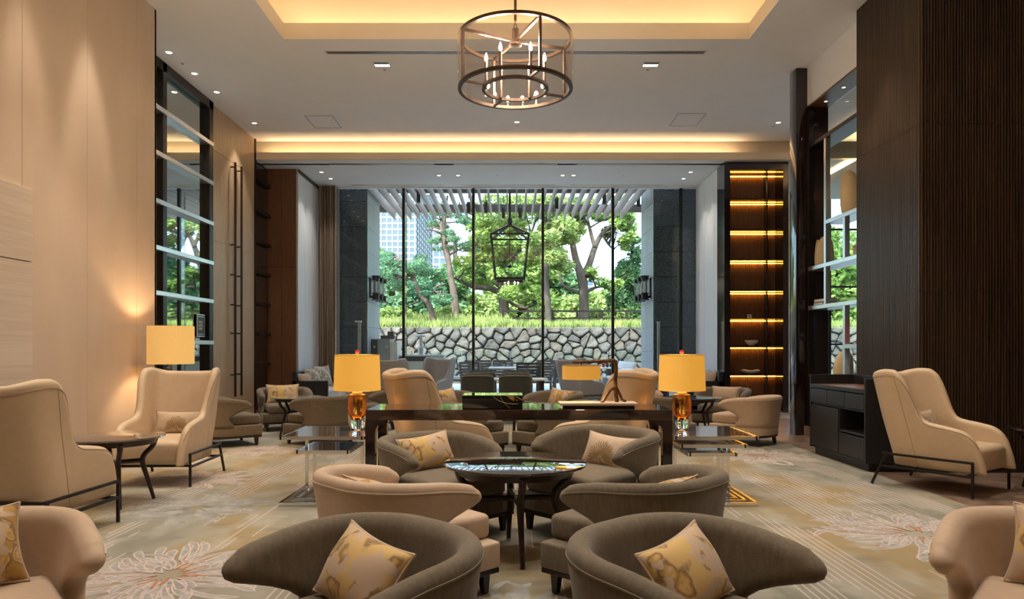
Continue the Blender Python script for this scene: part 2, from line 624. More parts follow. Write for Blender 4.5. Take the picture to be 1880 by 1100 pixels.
M['lilac'] = mat('lilac_tufted_outline', (0.52, 0.43, 0.41), 0.95, var=0.08, scale=30)
M['petal'] = mat('grey_tufted_petal', (0.32, 0.32, 0.30), 0.95, var=0.2, scale=8)
M['petal2'] = mat('sand_tufted_petal', (0.40, 0.37, 0.30), 0.95, var=0.2, scale=8)
M['rust'] = mat('rust_tufted_line', (0.42, 0.17, 0.06), 0.95, var=0.2, scale=30)
M['amber_glass'] = solid_glass('amber_glass', (0.80, 0.30, 0.04))
M['clear_solid'] = solid_glass('clear_solid_glass', (0.98, 0.98, 0.98))

# ------------------------------------------------------------------ floor, ceiling, walls
fl = struct(MB().box(-6.4, 9.3, -6, 13.1, -0.12, 0).build('floor', M['stone_floor']))
struct(MB().box(-6.4, 9.3, 13.1, 16.62, -0.12, 0).build('floor_bay', M['floor_pale']))

# ceiling: slabs round the coffer
ce = MB()
T1 = CEIL + 0.16
ce.box(-6.4, COFX0, -6, 14.35, CEIL, T1)
ce.box(COFX1, 9.3, -6, 14.35, CEIL, T1)
ce.box(COFX0, COFX1, COFY1, 14.35, CEIL, T1)
ce.box(COFX0, COFX1, -6, COFY0, CEIL, T1)
ceil_o = struct(ce.build('ceiling', M['ceiling']))
# coffer: lip facing, pocket floor, upper walls, upper ceiling
cl = MB()
g = 0.012
for x0, x1, y0, y1 in ((COFX0 - g, COFX0 + 0.001, COFY0, COFY1), (COFX1 - 0.001, COFX1 + g, COFY0, COFY1),
                       (COFX0 - g, COFX1 + g, COFY1 - 0.001, COFY1 + g), (COFX0 - g, COFX1 + g, COFY0 - g, COFY0 + 0.001)):
    cl.box(x0, x1, y0, y1, CEIL + 0.001, T1 + 0.06)
cl.build('coffer_lip', M['cove'], ceil_o)
cu = MB()
e = 0.34
cu.box(COFX0 - e - .1, COFX0 - e, COFY0 - e, COFY1 + e, T1 - .1, 6.45)
cu.box(COFX1 + e, COFX1 + e + .1, COFY0 - e, COFY1 + e, T1 - .1, 6.45)
cu.box(COFX0 - e, COFX1 + e, COFY1 + e, COFY1 + e + .1, T1 - .1, 6.45)
cu.box(COFX0 - e, COFX1 + e, COFY0 - e - .1, COFY0 - e, T1 - .1, 6.45)
cu.box(COFX0 - e - .1, COFX1 + e + .1, COFY0 - e - .1, COFY1 + e + .1, 6.40, 6.5)
cu.build('coffer_recess', M['cove'], ceil_o)
# bulkhead with cove and the lower ceiling of the window bay
bk = MB()
bk.box(-5.6, 5.75, 14.20, 14.25, LOWC, 5.235)
bk.build('cove_lip', M['cove'], ceil_o)
bw = MB()
bw.box(-5.6, 5.75, 14.52, 14.62, LOWC, T1)
bw.build('cove_back', M['cove'], ceil_o)
lo = MB()
lo.box(-5.6, 9.3, 14.25, 16.75, LOWC, LOWC + 0.04)
lo.build('lower_ceiling', M['ceiling'], ceil_o)
struct(MB().box(-7, 9.6, -6.5, 16.9, 6.55, 6.75).build('roof', M['ceiling']))

# left wall: fabric panels, travertine panel
XL = -4.40
wl = MB()
wl.box(-5.35, XL - 0.02, -6, 8.76, 0, CEIL)
wall_left = struct(wl.build('wall_left', M['dark_metal']))
y = 8.80
k = 0
while y > -5.9:
    w = 0.46 if k == 0 else 0.98
    MB().box(XL - 0.02, XL, y - w + 0.004, y, 0.0, CEIL).build('panel', M['fabric_wall'], wall_left, bevel=0.003, seg=1)
    y -= w
    k += 1
MB().box(-5.35, XL, 8.76, 8.80, 0, CEIL).build('end_panel', M['fabric_wall'], wall_left)
for (z0, z1) in ((0, 0.9), (0.9, 2.08), (2.085, 2.75)):
    for (a, b_) in ((6.45, 5.25), (5.25, 4.05), (4.05, 2.85), (2.85, 1.65)):
        MB().box(XL, XL + 0.05, b_ + 0.003, a, z0 + 0.003, z1).build('stone_panel', M['travertine'], wall_left, bevel=0.003, seg=1)

# left mirror-glass screen between the fabric wall and the doors
XW = -5.15
win1 = struct(MB().box(XW - 0.10, XW - 0.02, 8.80, 12.10, 0, CEIL).build('window_1', M['dark_metal']))
zs = [0.73, 1.40, 2.10, 2.75, 3.42, 4.11, 4.77]
edges = [0.05] + zs + [CEIL - 0.12]
for z0, z1 in zip(edges[:-1], edges[1:]):
    for (a, b_) in ((8.95, 10.36), (10.46, 11.93)):
        MB().box(XW - 0.018, XW - 0.004, a, b_, z0 + 0.03, z1 - 0.03).build('pane', M['mirror_dim'], win1)
for z in zs:
    MB().box(XW - 0.01, XW + 0.10, 8.82, 12.07, z - 0.035, z + 0.035).build('rail', M['steel'], win1, bevel=0.006, seg=1)
for (a, b_) in ((10.34, 10.46), (11.93, 12.09)):
    MB().box(XW - 0.02, XW + 0.08, a, b_, 0, CEIL).build('jamb', M['dark_metal'], win1, bevel=0.005, seg=1)
MB().box(XW - 0.02, XW + 0.08, 8.82, 12.09, CEIL - 0.14, CEIL).build('head', M['dark_metal'], win1)
# small framed sign hung on the glass
sg = thing('wall_sign', 'small dark framed sign with pale lettering on the mirror glass behind the drum lamp', 'sign', (XW + 0.01, 11.72, 1.68))
MB().box(0, 0.012, -0.14, 0.14, -0.18, 0.18).build('plate', M['black_wood'], sg)
fm = MB()
for s_ in (-1, 1):
    fm.bar((0.016, s_ * 0.14, -0.18), (0.016, s_ * 0.14, 0.18), 0.012)
    fm.bar((0.016, -0.14, s_ * 0.18), (0.016, 0.14, s_ * 0.18), 0.012)
    fm.bar((0.016, -0.11, s_ * 0.145), (0.016, 0.11, s_ * 0.145), 0.008)
fm.build('frame', M['steel'], sg)
lt = MB()
random.seed(3)
for r_, n_ in ((0.055, 6), (0.0, 7), (-0.05, 6)):
    for q in range(n_):
        yy = (q - (n_ - 1) / 2) * 0.024
        h_ = 0.022
        lt.bar((0.014, yy - 0.007, r_ - h_), (0.014, yy - 0.007, r_ + h_), 0.004)
        lt.bar((0.014, yy - 0.008, r_ + h_ * random.choice((-1, 0, 1))), (0.014, yy + 0.008, r_ + h_ * random.choice((-1, 0, 1))), 0.004)
lt.build('lettering', M['white'], sg)

# tall honey wood doors
XD = -5.12
wd = struct(MB().box(XD - 0.12, XD - 0.03, 12.09, 14.20, 0, CEIL).build('wall_left_door_surround', M['wood_light']))
MB().box(XD - 0.03, XD, 12.10, 14.16, 4.735, CEIL).build('transom_panel', M['wood_light'], wd, bevel=0.003, seg=1)
MB().box(XD - 0.03, XD + 0.02, 14.16, 14.22, 0, CEIL).build('edge_strip', M['dark_metal'], wd)
for i, (a, b_) in enumerate(((12.10, 13.10), (13.105, 14.155))):
    dr = struct(MB().box(XD - 0.035, XD - 0.006, a, b_, 0.0, 4.73).build('door_%d' % (i + 1), M['wood_light']))
    for z0, z1 in ((0.005, 3.165), (3.172, 4.728)):
        MB().box(XD - 0.006, XD, a + 0.003, b_ - 0.003, z0, z1).build('door_panel', M['wood_light'], dr, bevel=0.002, seg=1)
    hy = 12.95 if i == 0 else 13.25
    hd = MB().tube([(XD + 0.09, hy, 0.42), (XD + 0.09, hy, 4.70)], 0.022, 8)
    hd = hd.build('handle', M['bronze'], dr, smooth=True)
    st = MB()
    for z in (0.82, 1.58, 2.10, 2.65, 3.20, 4.62):
        st.tube([(XD, hy, z), (XD + 0.09, hy, z)], 0.014, 6)
    st.build('standoff', M['dark_metal'], hd)

# dark glazed shelf strip, red wood return and pale panel by the window
nl = struct(MB().box(-5.30, -5.14, 14.22, 14.95, 0, LOWC).build('wall_left_niche', M['black_wood']))
for z in np.arange(0.35, 5.0, 0.62):
    MB().box(-5.14, -5.05, 14.24, 14.93, z - 0.03, z + 0.03).build('shelf_bar', M['dark_metal'], nl)
MB().box(-5.139, -5.13, 14.24, 14.93, 0.02, 5.05).build('dark_glass', M['black_lacquer'], nl)
rw = struct(MB().box(-5.30, -4.52, 14.97, 15.06, 0, LOWC).build('wall_left_return', M['wood_red']))
for (a, b_) in ((-5.13, -4.83), (-4.825, -4.52)):
    for z0, z1 in ((0.0, 3.02), (3.025, 5.08)):
        MB().box(a, b_, 14.94, 14.97, z0, z1).build('panel', M['wood_red'], rw, bevel=0.002, seg=1)
wp = struct(MB().box(-4.62, -4.52, 14.99, 16.62, 0, LOWC).build('wall_left_bay', M['white_panel']))
for (a, b_) in ((14.99, 15.52), (15.53, 16.06), (16.07, 16.6)):
    MB().box(-4.52, -4.50, a, b_, 0, 5.03).build('panel', M['white_panel'], wp, bevel=0.003, seg=1)
MB().box(-4.53, -4.485, 14.94, 14.99, 0, LOWC).build('edge_strip', M['steel'], wp)
MB().box(-4.53, -4.47, 14.95, 16.6, 5.03, LOWC).build('top_strip', M['dark_metal'], wp)

# right bay panel
wr = struct(MB().box(4.37, 4.47, 14.40, 16.62, 0, LOWC).build('wall_right_bay', M['white_panel']))
for (a, b_) in ((14.42, 15.14), (15.15, 15.88), (15.89, 16.6)):
    MB().box(4.35, 4.37, a, b_, 0, 5.05).build('panel', M['white_panel'], wr, bevel=0.003, seg=1)

# walls outside the frame that close the room
struct(MB().box(7.05, 9.3, 8.7, 8.8, 0, CEIL).build('wall_right_rear', M['fabric_wall']))
sr = struct(MB().box(6.85, 9.3, 10.0, 16.5, 4.78, 4.84).build('ceiling_side_room', M['cove']))
MB().box(6.80, 6.85, 10.0, 16.5, 4.78, 5.0).build('cove_lip', M['cove'], sr)
MB().box(7.15, 7.2, 10.0, 16.5, 4.84, LOWC).build('cove_back', M['cove'], sr)
w3 = struct(MB().box(5.8, 9.2, 16.61, 16.72, LOWC - 0.06, LOWC + 0.02).build('window_3', M['dark_metal']))
for a_, b_ in ((5.8, 6.65), (6.65, 7.5), (7.5, 8.35), (8.35, 9.2)):
    MB().box(a_ + 0.03, b_ - 0.03, 16.66, 16.672, 0.05, LOWC - 0.06).build('pane', M['pane'], w3)
    MB().box(a_ - 0.03, a_ + 0.03, 16.62, 16.71, 0.0, LOWC - 0.06).build('mullion', M['dark_metal'], w3)
for z in (1.4, 2.75, 4.1):
    MB().box(5.8, 9.2, 16.63, 16.70, z - 0.02, z + 0.02).build('transom', M['dark_metal'], w3)
struct(MB().box(7.0, 7.1, -6, 7.5, 0, CEIL).build('wall_right', M['fabric_wall']))
struct(MB().box(-6, 7.1, -6.1, -6.0, 0, CEIL).build('wall_front', M['fabric_wall']))
# shell outside, so that the sky enters by the window only
struct(MB().box(-6.6, -5.36, -6, 16.75, 0, 6.6).build('wall_left_outer', M['ceiling']))
struct(MB().box(9.2, 9.4, -6, 16.75, 0, 6.6).build('wall_right_outer', M['ceiling']))
struct(MB().box(-6.6, 9.4, 16.64, 16.78, LOWC + 0.04, 6.6).build('wall_rear_upper', M['ceiling']))
struct(MB().box(-5.4, -4.52, 16.60, 16.75, 0, LOWC).build('wall_rear_left', M['ceiling']))
struct(MB().box(4.45, 5.77, 16.60, 16.75, 0, LOWC).build('wall_rear_right', M['ceiling']))
struct(MB().box(5.65, 5.75, 14.4, 16.6, 0, LOWC).build('wall_right_corner', M['white_panel']))

# ------------------------------------------------------------------ ribbed timber pier, right
rib = struct(MB().box(4.31, 7.05, 7.44, 8.80, 0, CEIL).build('wall_right_pier', M['black_wood']))
def ribs(n, width, z0, z1, depth=0.014):
    mb = MB()
    w = width / n
    for i in range(n):
        x0 = i * w
        prof = [(x0 + 0.1 * w, 0), (x0 + 0.18 * w, -depth * 0.8), (x0 + 0.35 * w, -depth), (x0 + 0.65 * w, -depth), (x0 + 0.82 * w, -depth * 0.8), (x0 + 0.9 * w, 0)]
        k_ = len(mb.v)
        for z in (z0, z1):
            for (x_, y_) in prof:
                mb.v.append(Vector((x_, y_, z)))
        for j in range(5):
            mb.f.append([k_ + j, k_ + j + 1, k_ + 6 + j + 1, k_ + 6 + j])
        mb.f.append([k_ + j for j in range(6)])
        mb.f.append([k_ + 6 + j for j in range(6)])
    return mb
for (z0, z1) in ((0.0, 1.885), (1.89, 3.655), (3.66, 5.495)):
    fa = ribs(44, 1.36, z0, z1).build('ribbed_panel', M['ribbed'], rib)
    fa.rotation_euler = (0, 0, -PI / 2)
    fa.location = (4.31, 8.80, 0)
    fb = ribs(70, 2.17, z0, z1).build('ribbed_panel', M['ribbed'], rib)
    fb.location = (4.31, 7.44, 0)
MB().box(4.30, 7.0, 7.405, 7.44, 0, 0.10).build('plinth', M['black_wood'], rib)

# glossy ebony column
pc = struct(MB().box(4.28, 4.55, 10.60, 10.85, 0, CEIL).build('wall_right_column', M['ebony'], bevel=0.006, seg=2, smooth=True))

# mirrored display shelving between pier and column
XS = 4.445
XB = 4.74
ds = struct(MB().box(XS, XS + 0.06, 8.80, 10.62, 4.92, CEIL).build('wall_right_niche', M['ceiling']))
MB().box(XS, XB + 0.02, 8.80, 10.62, 4.90, 4.925).build('soffit', M['wood_red'], ds)
for (a_, b_) in ((8.83, 9.7), (9.7, 10.56)):
    for (z0, z1) in ((0.86, 1.9), (1.9, 3.08), (3.08, 4.30), (4.30, 4.90)):
        MB().box(XB, XB + 0.01, a_ + .003, b_ - .003, z0 + .003, z1 - .003).build('glass_pane', M['pane'], ds)
MB().box(XS, XB, 10.56, 10.60, 0.0, 4.92).build('end_panel', M['ebony'], ds)
MB().box(XS, XB, 8.80, 8.83, 0, 4.92).build('end_panel', M['ebony'], ds)
MB().box(XS - 0.05, XB, 8.80, 10.6, 0, 0.14).build('plinth', M['stone_floor'], ds)
MB().box(XB - 0.02, XB, 8.83, 10.56, 0.14, 0.86).build('back_panel', M['ebony'], ds)
def shelf_rail(y0, y1, z, mm='steel'):
    return MB().box(XS - 0.01, XB, y0, y1, z - 0.03, z + 0.03).build('shelf', M[mm], ds, bevel=0.004, seg=1)
shelf_rail(8.83, 10.55, 4.30, 'bronze')
shelf_rail(8.83, 10.0, 3.08)
shelf_rail(8.83, 10.55, 2.48)
shelf_rail(8.83, 10.55, 1.90)
shelf_rail(8.83, 9.43, 1.33)
shelf_rail(8.83, 10.55, 0.86, 'dark_metal')
for (yy, z0, z1) in ((10.0, 1.9, 4.3), (9.43, 0.86, 1.9), (9.43, 2.48, 3.08), (10.55, 0.14, 4.9)):
    MB().box(XS - 0.005, XS + 0.06, yy - 0.03, yy + 0.03, z0, z1).build('upright', M['steel' if yy < 10.5 else 'dark_metal'], ds)

# ------------------------------------------------------------------ lit niche shelves, frontal, by the bay
NX0, NX1, NY = 4.34, 5.64, 14.36
nt = thing('niche_shelf_unit', 'tall dark ebony niche of shelves lit by amber strips beside the bay', 'shelf unit', ((NX0 + NX1) / 2, NY, 0))
def nb(name, x0, x1, y0, y1, z0, z1, mm):
    return MB().box(x0 - (NX0 + NX1) / 2, x1 - (NX0 + NX1) / 2, y0 - NY, y1 - NY, z0, z1).build(name, M[mm], nt)
nb('side_frame', NX0, 4.46, NY, NY + 0.5, 0, LOWC, 'ebony')
nb('side_frame', 5.53, NX1, NY, NY + 0.5, 0, LOWC, 'ebony')
nb('head_frame', 4.46, 5.53, NY, NY + 0.5, 4.93, LOWC, 'ebony')
nb('back_panel', 4.46, 5.53, NY + 0.44, NY + 0.5, 0, 4.93, 'ebony')
rb = MB()
for i in range(34):
    x = 4.475 + i * 0.0313 - (NX0 + NX1) / 2
    rb.box(x, x + 0.018, 0.42, 0.44, 0.05, 4.92)
rb.build('rib_lining', M['wood_red'], nt)
sh_z = [0.77, 1.355, 1.92, 2.49, 3.12, 3.73, 4.35]
for z in sh_z:
    nb('shelf', 4.46, 5.53, NY + 0.02, NY + 0.42, z - 0.025, z, 'ebony')
for z in sh_z + [4.93]:
    for (a, b_) in ((4.47, 5.29), (5.34, 5.52)):
        nb('light_strip', a, b_, NY + 0.375, NY + 0.395, z - 0.055, z - 0.04, 'led')
nb('divider', 5.295, 5.325, NY + 0.30, NY + 0.42, 0, 4.93, 'ebony')

# ------------------------------------------------------------------ window wall
YW = 16.66
w2 = struct(MB().box(-4.5, 4.45, YW - 0.05, YW + 0.06, LOWC - 0.025, LOWC + 0.02).build('window_2', M['ceiling']))
MB().box(-4.5, 4.45, YW - 0.05, YW + 0.06, 0, 0.05).build('sill', M['steel'], w2)
mx_ = [P(px, 640, YW).x for px in (741, 869, 996.5, 1125, 1250)]
xe = [-4.05] + mx_ + [4.42]
for a, b_ in zip(xe[:-1], xe[1:]):
    MB().box(a, b_, YW, YW + 0.012, 0.05, LOWC - 0.025).build('pane', M['pane'], w2)
for x in mx_:
    MB().box(x - 0.03, x + 0.03, YW - 0.04, YW + 0.05, 0.05, LOWC - 0.025).build('mullion', M['dark_metal'], w2)
    MB().box(x + 0.012, x + 0.024, YW + 0.03, YW + 0.33, 0.05, LOWC - 0.06).build('glass_fin', M['pane'], w2)
    MB().box(x + 0.012, x + 0.024, YW + 0.33, YW + 0.345, 0.05, LOWC - 0.06).build('fin_edge', M['pane_edge'], w2)
MB().box(-4.08, -4.03, YW - 0.04, YW + 0.05, 0, LOWC).build('jamb', M['steel'], w2)
MB().box(4.40, 4.45, YW - 0.04, YW + 0.05, 0, LOWC).build('jamb', M['dark_metal'], w2)

# curtain
M['curtain'] = mat('beige_curtain', (0.30, 0.19, 0.115), 0.85, var=0.15, scale=6, stretch=(9, 1, 0.05), col2=(0.58, 0.47, 0.36), sheen=0.2)
cm = MB()
npl = 90
for i in range(npl + 1):
    t = i / npl
    x = -4.46 + 0.42 * t
    yy = 16.46 + 0.07 * math.sin(t * 2 * PI * 7) + 0.015 * math.sin(t * 31)
    for z in (0.01, 2.5, LOWC - 0.01):
        cm.v.append(Vector((x, yy, z)))
for i in range(npl):
    for j in range(2):
        a = i * 3 + j
        cm.f.append([a, a + 3, a + 4, a + 1])
tag(cm.build('curtain', M['curtain'], smooth=True, angle=0), 'beige pleated full-height curtain at the left end of the window', 'curtain')

# ------------------------------------------------------------------ ceiling fittings
def downlight(x, y, z, r=0.055, label='', group='', power=0, angle=70, color=NEUT, blend=0.6, name='downlight', tilt=(0, 0), lens=True):
    t = thing(name, label, 'downlight', (x, y, z), 0, group)
    ring = MB()
    ring.lathe([(r * 0.72, 0.0), (r * 0.78, -0.006), (r, -0.006), (r * 1.02, 0.0)], 16, cap=False)
    ring.build('trim_ring', M['white'], t, smooth=True)
    MB().lathe([(0.001, -0.003), (r * 0.72, -0.003)], 16, cap=False).build('lens', M['lens'] if lens else M['dark_metal'], t)
    if power:
        s = light('downlight_lamp', 'SPOT', (x, y, z - 0.02), power, color, spot_size=math.radians(angle), spot_blend=blend, shadow_soft_size=0.06)
        s.rotation_euler = (tilt[0], tilt[1], 0)
    return t

for (px, py) in ((310, 96), (357, 135), (398, 169), (467, 226)):
    d = (CEIL - H) * F / (CY - py)
    p = P(px, py, d)
    downlight(p.x, p.y, CEIL, 0.06, 'round recessed downlight in the ceiling row beside the left mirror glass', 'downlights along the left ceiling edge', power=110, angle=75)
for (px, py) in ((335, 117), (472, 230)):
    p = P(px, py, (CEIL - H) * F / (CY - py))
    downlight(p.x, p.y, CEIL, 0.03, 'tiny sprinkler head among the left ceiling downlights', 'sprinkler heads in the left ceiling', lens=False, name='sprinkler_head')['category'] = 'sprinkler'
for (px, py, lb) in ((949, 224, 'round downlight in the ceiling centre in front of the window bulkhead'), (1429, 225, 'round downlight in the ceiling beside the glossy ebony column')):
    p = P(px, py, (CEIL - H) * F / (CY - py))
    downlight(p.x, p.y, CEIL, 0.06, lb, None, power=150, angle=70)
for (px, py, lb) in ((706, 128, 'small round sensor below the left square downlight'), (1189, 128, 'small round sensor below the right square downlight'), (950, 231, 'tiny sprinkler head beside the centre ceiling downlight'), (1420, 232, 'tiny sprinkler head beside the downlight near the ebony column')):
    p = P(px, py, (CEIL - H) * F / (CY - py))
    downlight(p.x, p.y, CEIL, 0.028, lb, None, lens=False, name='ceiling_sensor')['category'] = 'sensor'
for (px, lb) in ((701, 'rectangular recessed spotlight in the ceiling left of the chandelier'), (1195, 'rectangular recessed spotlight in the ceiling right of the chandelier')):
    p = P(px, 118, (CEIL - H) * F / (CY - 118))
    t = thing('square_downlight', lb, 'downlight', (p.x, p.y, CEIL), 0, 'rectangular ceiling spotlights')
    fr = MB()
    a, b_ = 0.12, 0.09
    for s_ in (-1, 1):
        fr.box(s_ * a - 0.012, s_ * a + 0.012, -b_ - .012, b_ + .012, -0.006, 0.002)
        fr.box(-a, a, s_ * b_ - 0.012, s_ * b_ + 0.012, -0.006, 0.002)
    fr.build('trim', M['white'], t)
    MB().box(-a, a, 0.0, b_, -0.002, 0.001).build('lens', M['lens'], t)
    MB().box(-a, a, -b_, 0.0, -0.002, 0.001).build('baffle', M['dark_metal'], t)
    light('square_downlight_lamp', 'SPOT', (p.x, p.y, CEIL - 0.03), 420, WARM2, spot_size=math.radians(80), spot_blend=0.8, shadow_soft_size=0.08, rotation_euler=None) if False else None
    s = light('square_downlight_lamp', 'SPOT', (p.x, p.y, CEIL - 0.03), 420, WARM2, spot_size=math.radians(85), spot_blend=0.8, shadow_soft_size=0.08)

def linear_vent(x0, x1, y, z, label, w=0.09, group=None):
    t = thing('air_vent', label, 'vent', ((x0 + x1) / 2, y, z), 0, group)
    L_ = (x1 - x0) / 2
    fr = MB()
    fr.box(-L_, L_, -w / 2, -w / 2 + 0.012, -0.006, 0.002).box(-L_, L_, w / 2 - 0.012, w / 2, -0.006, 0.002)
    fr.box(-L_, -L_ + 0.02, -w / 2, w / 2, -0.006, 0.002).box(L_ - 0.02, L_, -w / 2, w / 2, -0.006, 0.002)
    fr.build('frame', M['white'], t)
    MB().box(-L_ + .02, L_ - .02, -w / 2 + .012, w / 2 - .012, -0.002, 0.001).build('slot', M['dark_metal'], t)
    MB().box(-L_ + .02, L_ - .02, -0.006, 0.006, -0.006, 0.0).build('blade', M['steel'], t)
linear_vent(-2.62, 2.77, 10.04, CEIL, 'long slot air vent across the ceiling behind the chandelier', 0.11)
for (a, b_, lb) in ((606, 797, 'left'), (832, 1023, 'middle'), (1060, 1252, 'right')):
    d = (LOWC - H) * F / (CY - 301)
    linear_vent(P(a, 301, d).x, P(b_, 301, d).x, d, LOWC, '%s one of the three slot vents in the front row of the lower bay ceiling' % lb, 0.10, 'front row of bay ceiling vents')
for (a, b_, lb) in ((645, 815, 'left'), (847, 1020, 'middle'), (1047, 1215, 'right')):
    d = (LOWC - H) * F / (CY - 340)
    linear_vent(P(a, 340, d).x, P(b_, 340, d).x, d, LOWC, '%s one of the three slot vents right above the window glass' % lb, 0.07, 'vents above the window glass')
for (px, py, w_, lb) in ((594, 224, 0.5, 'square access hatch outlined in the ceiling left of centre'), (1262, 220, 0.5, 'square access hatch outlined in the ceiling right of centre')):
    p = P(px, py, (CEIL - H) * F / (CY - py))
    t = MB()
    for s_ in (-1, 1):
        t.box(s_ * .25 - .004, s_ * .25 + .004, -.35, .35, -0.003, 0.001)
        t.box(-.25, .25, s_ * .35 - .004, s_ * .35 + .004, -0.003, 0.001)
    o = t.build('access_hatch', M['dark_metal'])
    o.location = (p.x, p.y, CEIL)
    tag(o, lb, 'hatch', 'ceiling access hatches')
for (px, py) in ((590, 316), (607, 328), (806, 322), (841, 322), (1033, 322), (1053, 322), (1268, 316), (1255, 328)):
    p = P(px, py, (LOWC - H) * F / (CY - py))
    downlight(p.x, p.y, LOWC, 0.055, 'small round downlight in the lower ceiling of the window bay', 'downlights in the window bay ceiling', power=45, angle=80)
for (px, py) in ((716, 322), (913, 322), (1145, 322)):
    p = P(px, py, (LOWC - H) * F / (CY - py))
    downlight(p.x, p.y, LOWC, 0.022, 'tiny sprinkler head in the lower bay ceiling', 'sprinkler heads in the bay ceiling', lens=False, name='sprinkler_head')['category'] = 'sprinkler'
# downlights of the same ceiling above and behind the camera, washing wall and seating
for (x, y, pw, ang) in ((XL + 0.30, 7.36, 260, 34), (XL + 0.30, 6.38, 170, 34), (XL + 0.30, 5.4, 200, 34), (XL + 0.30, 4.4, 200, 34),
                        (-3.3, 6.4, 240, 60), (3.75, 6.2, 330, 55), (-3.5, 3.6, 220, 70), (3.7, 3.4, 220, 70), (3.75, 8.0, 200, 60)):
    downlight(x, y, CEIL, 0.06, 'recessed wall-washing downlight in the main ceiling', 'downlights above the seating', power=pw, angle=ang, color=WARM2)
for (x, y) in ((-1.9, 2.2), (2.0, 2.2), (-1.9, 4.6), (2.0, 4.6), (-1.9, 7.4), (2.0, 7.4), (0.05, 3.2)):  # spots added out of view to brighten the seating
    downlight(x, y, 6.40, 0.06, 'added unseen downlight in the coffer ceiling, brightening the chairs', 'added downlights in the coffer', power=260, angle=75, color=NEUT)
for i, yy in enumerate((9.15, 9.75, 10.3)):
    downlight(4.59, yy, 4.898, 0.03, 'tiny downlight in the red wood soffit of the display shelves', 'soffit downlights', power=14, angle=90)
# ------------------------------------------------------------------ carpet with tufted flowers
car = tag(MB().box(-4.15, 3.78, -4.5, 13.05, 0.0, 0.003).build('carpet', M['carpet']),
          'large pale carpet with lilac stripes and chrysanthemum motifs', 'carpet')
def petal_pts(r0, r1, w, bend, n=10):
    L_, R_ = [], []
    for i in range(n + 1):
        t = i / n
        r = r0 + (r1 - r0) * t
        ww = w * (t ** 0.7) * (1 - max(0, (t - 0.8) / 0.2) ** 2 * 0.999) ** 0.5
        a = bend * t * t
        c = Vector((math.cos(a) * r, math.sin(a) * r, 0))
        tn = Vector((-math.sin(a), math.cos(a), 0))
        L_.append(c + tn * ww)
        R_.append(c - tn * ww)
    return L_, R_
def flower(cx, cy, R, seed, a0=0, a1=2 * PI, rust=True, fillm='petal', outm='lilac', density=1.0, aspect=1.0):
    random.seed(seed)
    out, fill, rs = MB(), MB(), MB()
    layers = ((0.95, 34), (0.72, 26), (0.50, 20), (0.32, 12))
    lw = 0.0095
    for li, (rr, n_) in enumerate(layers):
        for i in range(int(n_ * density)):
            a = a0 + (a1 - a0) * (i + random.uniform(-.3, .3)) / int(n_ * density)
            r1 = R * rr * random.uniform(0.8, 1.08)
            r0 = r1 * random.uniform(0.25, 0.45)
            Lp, Rp = petal_pts(r0, r1, R * random.uniform(0.035, 0.05), random.uniform(-0.45, 0.45))
            rot = Matrix.Rotation(a, 3, 'Z')
            zz = 0.0033 + 0.0006 * li + 0.000006 * i
            loop = [rot @ p for p in Lp] + [rot @ p for p in reversed(Rp)]
            loop = [Vector((cx + p.x, cy + p.y * aspect, zz)) for p in loop]
            n2 = len(Lp)
            k = len(fill.v)
            fill.v += loop
            for j in range(n2 - 1):
                fill.f.append([k + j, k + j + 1, k + 2 * n2 - 2 - j, k + 2 * n2 - 1 - j])
            k = len(out.v)
            m_ = len(loop)
            cen = sum(loop, Vector()) / m_
            for j in range(m_):
                d = (loop[(j + 1) % m_] - loop[j - 1])
                nrm = Vector((-d.y, d.x, 0)).normalized() * lw / 2
                out.v.append(loop[j] + nrm + Vector((0, 0, 0.0003)))
                out.v.append(loop[j] - nrm + Vector((0, 0, 0.0003)))
            for j in range(m_ - 1):
                out.f.append([k + 2 * j, k + 2 * j + 1, k + 2 * j + 3, k + 2 * j + 2])
            if rust and li == 3 and random.random() < 0.7:
                p0 = loop[0] * 0.5 + loop[-1] * 0.5
                p1 = loop[n2 - 2]
                d = (p1 - p0)
                nr = Vector((-d.y, d.x, 0)).normalized() * 0.008
                u = Vector((0, 0, 0.0006))
                rs.add([p0 + nr + u, p0 - nr + u, p1 - nr + u, p1 + nr + u], [(0, 1, 2, 3)])
    fo = fill.build('flower_motif', M[fillm], car, recalc=False)
    fo['kind'] = 'stuff'
    out.build('petal_outline', M[outm], fo, recalc=False)['kind'] = 'stuff'
    if len(rs.f) > 4 and seed in (1, 4, 5):
        rs.build('petal_accent', M['rust'], fo, recalc=False)['kind'] = 'stuff'
flower(-1.95, 4.05, 0.72, 1)
flower(-2.55, 5.75, 0.62, 2, rust=False, outm='petal', fillm='petal')
flower(-3.05, 7.0, 0.55, 3, fillm='petal2')
flower(2.85, 4.95, 0.75, 4)
flower(3.0, 8.55, 0.7, 5, fillm='petal2', outm='lilac')
flower(-3.2, 9.0, 0.5, 6, fillm='petal2')
flower(0.0, 3.4, 0.55, 8, rust=False, outm='petal', fillm='petal')

# ------------------------------------------------------------------ upholstered shells
def upath(a, yb, R):
    """U-shaped plan: returns f(s)->(x,y,nx,ny), s = arc length from the back centre"""
    s1 = a - R
    s2 = s1 + R * PI / 2
    def f(s):
        sg_ = 1 if s >= 0 else -1
        q = abs(s)
        if q <= s1:
            x, y_, nx, ny = q, yb, 0, 1
        elif q <= s2:
            an = (q - s1) / R
            x = s1 + R * math.sin(an)
            y_ = yb - R + R * math.cos(an)
            nx, ny = math.sin(an), math.cos(an)
        else:
            x, y_, nx, ny = a, yb - R - (q - s2), 1, 0
        return sg_ * x, y_, sg_ * nx, ny
    return f, s1, s2

